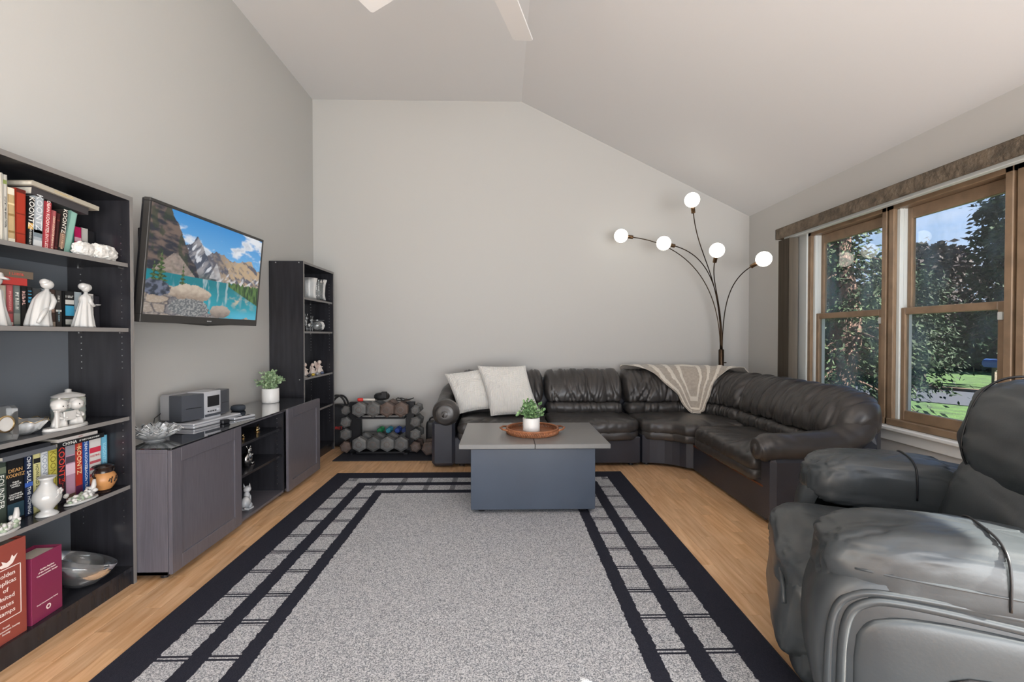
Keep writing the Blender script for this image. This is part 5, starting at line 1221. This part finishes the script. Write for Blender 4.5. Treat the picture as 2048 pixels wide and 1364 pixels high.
# sideboard top
zs = CZ+.0085
t = thing('lotus_bowl', 'cut crystal bowl of layered petals on the sideboard end', 'bowl', (-1.96, 2.60, zs))
obj('foot_ring', MB().lathe([(.0,0),(.05,0),(.052,.006),(.03,.012),(0,.012)], 36), M_crys, t, smooth=True, auto=40)
for ring, (n, r0, r1, h0, h1, w_) in enumerate(((12,.04,.135,.012,.055,.034),(10,.03,.105,.014,.075,.030),(7,.02,.065,.016,.085,.024))):
    for k in range(n):
        a = 2*pi*(k+.5*ring)/n; m = MB()
        def fn(u, v, a=a, r0=r0, r1=r1, h0=h0, h1=h1, w_=w_):
            q = 2*v-1; r = r0+(r1-r0)*u; wd = w_*math.sin(pi*min(.98, .15+.8*u))**.7*q
            x, y, z = r-.012*q*q, wd, h0+(h1-h0)*u**1.5+.010*q*q
            return (x*cos(a)-y*sin(a), x*sin(a)+y*cos(a), z)
        m.grid(fn, 7, 7); N = len(m.v); m.add([(x, y, z-.004) for x, y, z in m.v[:N]], [f[::-1] for f in m.f[:36]])
        ed = [j for j in range(7)]+[7*i+6 for i in range(1,7)]+[42+j for j in range(5,-1,-1)]+[7*i for i in range(5,0,-1)]
        for i in range(len(ed)): p, q = ed[i], ed[(i+1) % len(ed)]; m.f.append((q, p, p+N, q+N)); m.m.append(0)
        obj('petal', m, M_crys, t, smooth=True)
# stereo
st = thing('stereo', 'dark grey compact stereo with a silver centre panel on the sideboard', 'stereo', (-2.06, 3.13, zs+.032), R(-8))
M_stg = mat('slate_plastic', (.055,.060,.072), .38); M_sil = mat('silver_plastic', (.48,.49,.52), .35, metal=.2); M_stb = mat('grey_shell', (.30,.30,.31), .5)
def bow(y, k=.04): return k*(1-(y/.21)**2)
def slab(y0, y1, z0, z1, xb, off, m, nm, par, n=14, topr=0):
    mb = MB(); fr_ = [(.055+bow(y)+off, y) for y in [y0+(y1-y0)*i/n for i in range(n+1)]]
    mb.prism(fr_+[(xb, y1), (xb, y0)], z0, z1); return obj(nm, mb, m, par)
spk = slab(-.205, -.065, .008, .172, -.03, 0, M_stg, 'speaker', st); slab(.075, .205, .008, .172, -.03, 0, M_stg, 'speaker', st)
for y0, y1 in ((-.18,-.085),(.10,.185)): slab(y0, y1, .083, .087, -.0, .0015, M_blk, 'groove', spk)
slab(-.064, .074, .0, .180, -.03, .006, M_sil, 'centre_panel', st)
slab(-.045, .058, .078, .150, .0, .009, M_blk, 'display', st); slab(-.064, .074, .014, .03, .0, .012, M_stg, 'drawer', st)
obj('volume_knob', MB().lathe([(.012,0),(.012,.008),(.009,.01),(0,.01)], 20, caps=False).xf(Matrix.Translation((.101,.045,.052)) @ Matrix.Rotation(R(90),4,'Y')), M_sil, st, smooth=True, auto=40)
bt = MB()
for k in range(4): bt.box(.098, .104, -.045+.02*k, -.033+.02*k, .044, .052, .001)
obj('buttons', bt, M_blk, st)
obj('rear_shell', MB().box(-.115,-.03,-.195,.195,.004,.176,.012), M_stb, st)
obj('cable', MB().tube([(-.10,-.19,.06),(-.115,-.225,.03),(-.11,-.24,-.02),(-.09,-.25,-.030)], .003, 6), M_blk, st, smooth=True)
o = obj('disc_player', MB().box(-.125,.125,-.215,.215,0,.016,.004).box(-.12,.12,-.21,.21,.016,.0315,.006), M_sil); o.location = (-2.03, 3.12, zs); o.rotation_euler = (0,0,R(-8)); tag(o, 'flat silver disc player lying under the stereo', 'player')
t = thing('remote_control', 'slim grey remote control in front of the stereo', 'remote', (-1.845, 3.27, zs), R(70))
obj('remote_body', MB().box(-.085,.085,-.02,.02,0,.016,.005), M_sil, t); kb = MB()
for i in range(5):
    for j in range(2): kb.box(-.06+.024*i, -.047+.024*i, -.013+.015*j, -.003+.015*j, .016, .0185, .001)
obj('keys', kb, M_blk, t)
o = obj('power_adapter', MB().box(-.026,.026,-.016,.016,0,.026,.004).box(.026,.034,-.008,-.004,.008,.018).box(.026,.034,.004,.008,.008,.018), M_blk); o.location = (-1.86, 3.08, zs); o.rotation_euler = (0,0,R(70)); tag(o, 'small black power adapter at the sideboard edge', 'adapter')
t = thing('smart_speaker', 'round dark puck speaker beside the stereo', 'speaker', (-2.07, 3.60, zs))
obj('fabric_body', MB().lathe([(0,0),(.042,0),(.050,.008),(.052,.022),(.048,.036),(.040,.041),(0,.042)], 36), mat('slate_fabric', (.04,.05,.065), .8, bump=.4, bscale=300), t, smooth=True, auto=60)
obj('light_ring', MB().lathe([(.036,.0418),(.040,.0418),(.040,.0424),(.036,.0424)], 36, caps=False), M_blk, t, smooth=True)
potted('grey green leafy plant in a white ribbed pot on the sideboard', (-2.03, 4.02, zs), .068, .125, .125, .022, M_pl1, 12, 720)

# sideboard bay figurines
def critter(nm, label, loc, s_, m, rz, kind, mt=None):
    t = thing(nm, label, 'figurine', loc, R(rz)); b = MB()
    if kind == 'cat':
        b.blob((0,-.02,.045), (.032,.045,.045), nu=24, nv=16).blob((0,.028,.082), (.022,.026,.03), nu=20, nv=14).blob((0,.045,.125), (.026,.034,.024), nu=24, nv=16).blob((0,.078,.118), (.012,.018,.012), nu=16, nv=10)
        for q in (1,-1):
            b.add([(q*.008,.03,.142),(q*.026,.032,.138),(q*.02,.026,.175),(q*.016,.042,.142)], [(0,1,2),(1,3,2),(3,0,2),(0,3,1)])
            b.tube([(q*.014,.04,.075),(q*.015,.055,.04),(q*.015,.065,.004)], [.012,.010,.010], 10); b.blob((q*.026,.0,.018), (.014,.035,.018), nu=16, nv=10)
        b.tube([(0,-.06,.02),(.01,-.085,.02),(.03,-.08,.012)], [.010,.009,.005], 8)
        b.lathe([(0,0),(.05,0),(.05,.004),(0,.005)], 24)
    elif kind == 'squirrel':
        b.blob((0,0,.05), (.028,.034,.05), nu=24, nv=16).blob((0,.012,.11), (.02,.022,.022), nu=20, nv=14).blob((0,.032,.107), (.009,.012,.009), nu=12, nv=8)
        for q in (1,-1): b.tube([(q*.012,.004,.127),(q*.014,.0,.146)], [.007,.002], 8); b.tube([(q*.02,.012,.075),(q*.02,.035,.07),(q*.008,.045,.075)], [.008,.007,.005], 8); b.blob((q*.022,.03,.01), (.010,.026,.010), nu=14, nv=8)
        b.tube([(0,-.03,.01),(0,-.065,.02),(0,-.08,.06),(0,-.065,.095),(0,-.05,.085)], [.012,.022,.025,.02,.006], 12)
    else:
        b.blob((0,0,.02), (.018,.028,.02), nu=20, nv=14).blob((0,.022,.042), (.013,.014,.013), nu=16, nv=10).tube([(0,.034,.042),(0,.045,.038)], [.005,.001], 8)
        b.tube([(0,-.02,.02),(0,-.045,.035),(0,-.05,.06)], [.010,.008,.003], 8).lathe([(0,0),(.022,0),(.022,.003),(0,.004)], 20)
    b.v = [tuple(c*s_ for c in p) for p in b.v]
    obj('body', b, m, t, smooth=True)
    if mt: q = MB().blob((0,-.02*s_,.022*s_), (.0185*s_,.02*s_,.021*s_), nu=20, nv=14); obj('wing', q, mt, t, smooth=True)
    return t
critter('animal_figurine', 'white and grey porcelain fox sitting on the sideboard bay floor', (-1.84, 3.29, .0485), .98, mat('grey_white_glaze', (.62,.63,.65), .2, col2=(.30,.32,.35), vscale=12), 20, 'cat')
critter('animal_figurine', 'silver squirrel standing on the lower sideboard shelf', (-1.86, 3.36, .3385), .98, M_silver, 15, 'squirrel')
critter('animal_figurine', 'small gold and silver bird on the upper sideboard shelf', (-1.86, 3.48, .5535), .92, M_gold, 200, 'bird', M_silver)
critter('animal_figurine', 'tiny gold bird near the door on the upper sideboard shelf', (-1.84, 3.255, .5535), .62, M_gold, 30, 'bird')

# corner bookcase glassware
def vase(label, y, r, h, m, sq=False, x=-2.02, z=None):
    t = thing('glass_vase', label, 'vase', (x, y, (SHZ[0] if z is None else z)+.0005), group='glassware in the corner bookcase')
    md = (lambda a, zz: 1+.06*cos(4*a)+.03*sin(a*12)) if sq else (lambda a, zz: 1+.02*sin(a*10))
    obj('glass', MB().lathe([(0,.012),(r*.75,.012),(r*.72,h*.3),(r*.78,h*.7),(r*1.0,h*.99),(r*1.05,h),(r*.86,h*.7),(r*.80,h*.3),(r*.92,.0),(0,0)], 48, caps=False, mod=md), m, t, smooth=True)
vase('flared clear glass vase on the top shelf of the corner bookcase', 5.03, .085, .235, M_glass, True)
vase('patterned crystal vase beside the flared vase', 4.80, .080, .225, M_crys)
def deer(label, y, s_):
    t = thing('glass_animal', label, 'figurine', (-1.985, y, SHZ[1]+.0005), group='glass animals in the corner bookcase'); b = MB()
    b.blob((0,0,.075), (.022,.045,.026), nu=20, nv=14); b.tube([(0,.035,.085),(0,.05,.12),(0,.052,.135)], [.015,.011,.009], 10); b.blob((0,.066,.140), (.011,.024,.012), nu=16, nv=10)
    for q in (1,-1):
        for yy in (.03,-.03): b.tube([(q*.012,yy,.065),(q*.013,yy,.03),(q*.013,yy+.004,0)], [.009,.006,.006], 8)
        b.tube([(q*.006,.055,.15),(q*.012,.05,.175),(q*.010,.06,.195)], [.004,.004,.002], 6)
    b.v = [tuple(c*s_ for c in p) for p in b.v]; obj('body', b, M_glass, t, smooth=True)
deer('clear glass deer nearest the bookcase side on the second shelf', 4.60, .95); deer('clear glass deer between the other deer and the glass orb', 4.74, .85)
t = thing('glass_orb', 'round clear glass candle holder beside the glass deer', 'bowl', (-2.0, 4.96, SHZ[1]+.0005), group='glass animals in the corner bookcase')
obj('glass', MB().lathe([(0,.006),(.03,.006),(.06,.03),(.072,.065),(.06,.10),(.045,.115),(.050,.118),(.066,.10),(.078,.065),(.066,.025),(.034,0),(0,0)], 40, caps=False), M_glass, t, smooth=True)
obj('lid', MB().lathe([(0,.119),(.07,.119),(.07,.124),(0,.126)], 32), M_glass, t, smooth=True, auto=40)
M_pnk = mat('blush_bisque', (.62,.48,.42), .4, col2=(.72,.66,.60), vscale=14)
def angel(label, y, s_, wing):
    t = thing('angel_figurine', label, 'figurine', (-2.02, y, SHZ[2]), group='bisque angels in the corner bookcase'); m = gown([(0,.04,.05,0,0),(.02,.04,.05,0,0),(.05,.028,.034,0,0),(.085,.018,.022,0,0),(.098,.008,.009,0,0)], 8, amp=.14)
    m.blob((.004,0,.120), (.021,.021,.023), nu=20, nv=14)
    for q in (1,-1): m.tube([(.0,q*.018,.08),(.022,q*.018,.065),(.034,q*.004,.07)], [.008,.008,.006], 8)
    m.v = [tuple(c*s_ for c in p) for p in m.v]; b = obj('body', m, M_pnk, t, smooth=True)
    for q in ((1,-1) if wing else (1,)):
        wm = MB().blob((-.022*s_, q*.030*s_, .092*s_), (.010*s_, .030*s_, .055*s_), .9, .9, 24, 16, lambda p: .06*sin(p.z*14), Matrix.Rotation(R(-q*48), 3, 'X')); obj('wing', wm, M_pnk, b, smooth=True)
angel('blush bisque angel with tall folded wings', 5.05, 1.0, True); angel('small blush bisque cherub beside the tall winged angel', 4.87, .85, False); angel('cream bisque angel next to the bookcase side', 4.68, .95, True)
for i, (y, c, cl) in enumerate(((4.60,'dark','2a2c33'),(4.70,'yellow','b89a3a'),(4.80,'silver','8a8d92'),(4.93,'blue grey','44506a'))):
    o = obj('tumbled_stone', MB().blob((0,0,.014), (.018,.020,.0145), nu=18, nv=12, disp=lambda p: .15*noise.noise(p*2+Vector((i,0,0)))), plain('stone_'+cl, hexc(cl), .2), smooth=True); o.location = (-1.94, y, SHZ[2]); tag(o, 'small %s polished stone in front of the angels' % c, 'stone', 'polished stones in front of the angels')
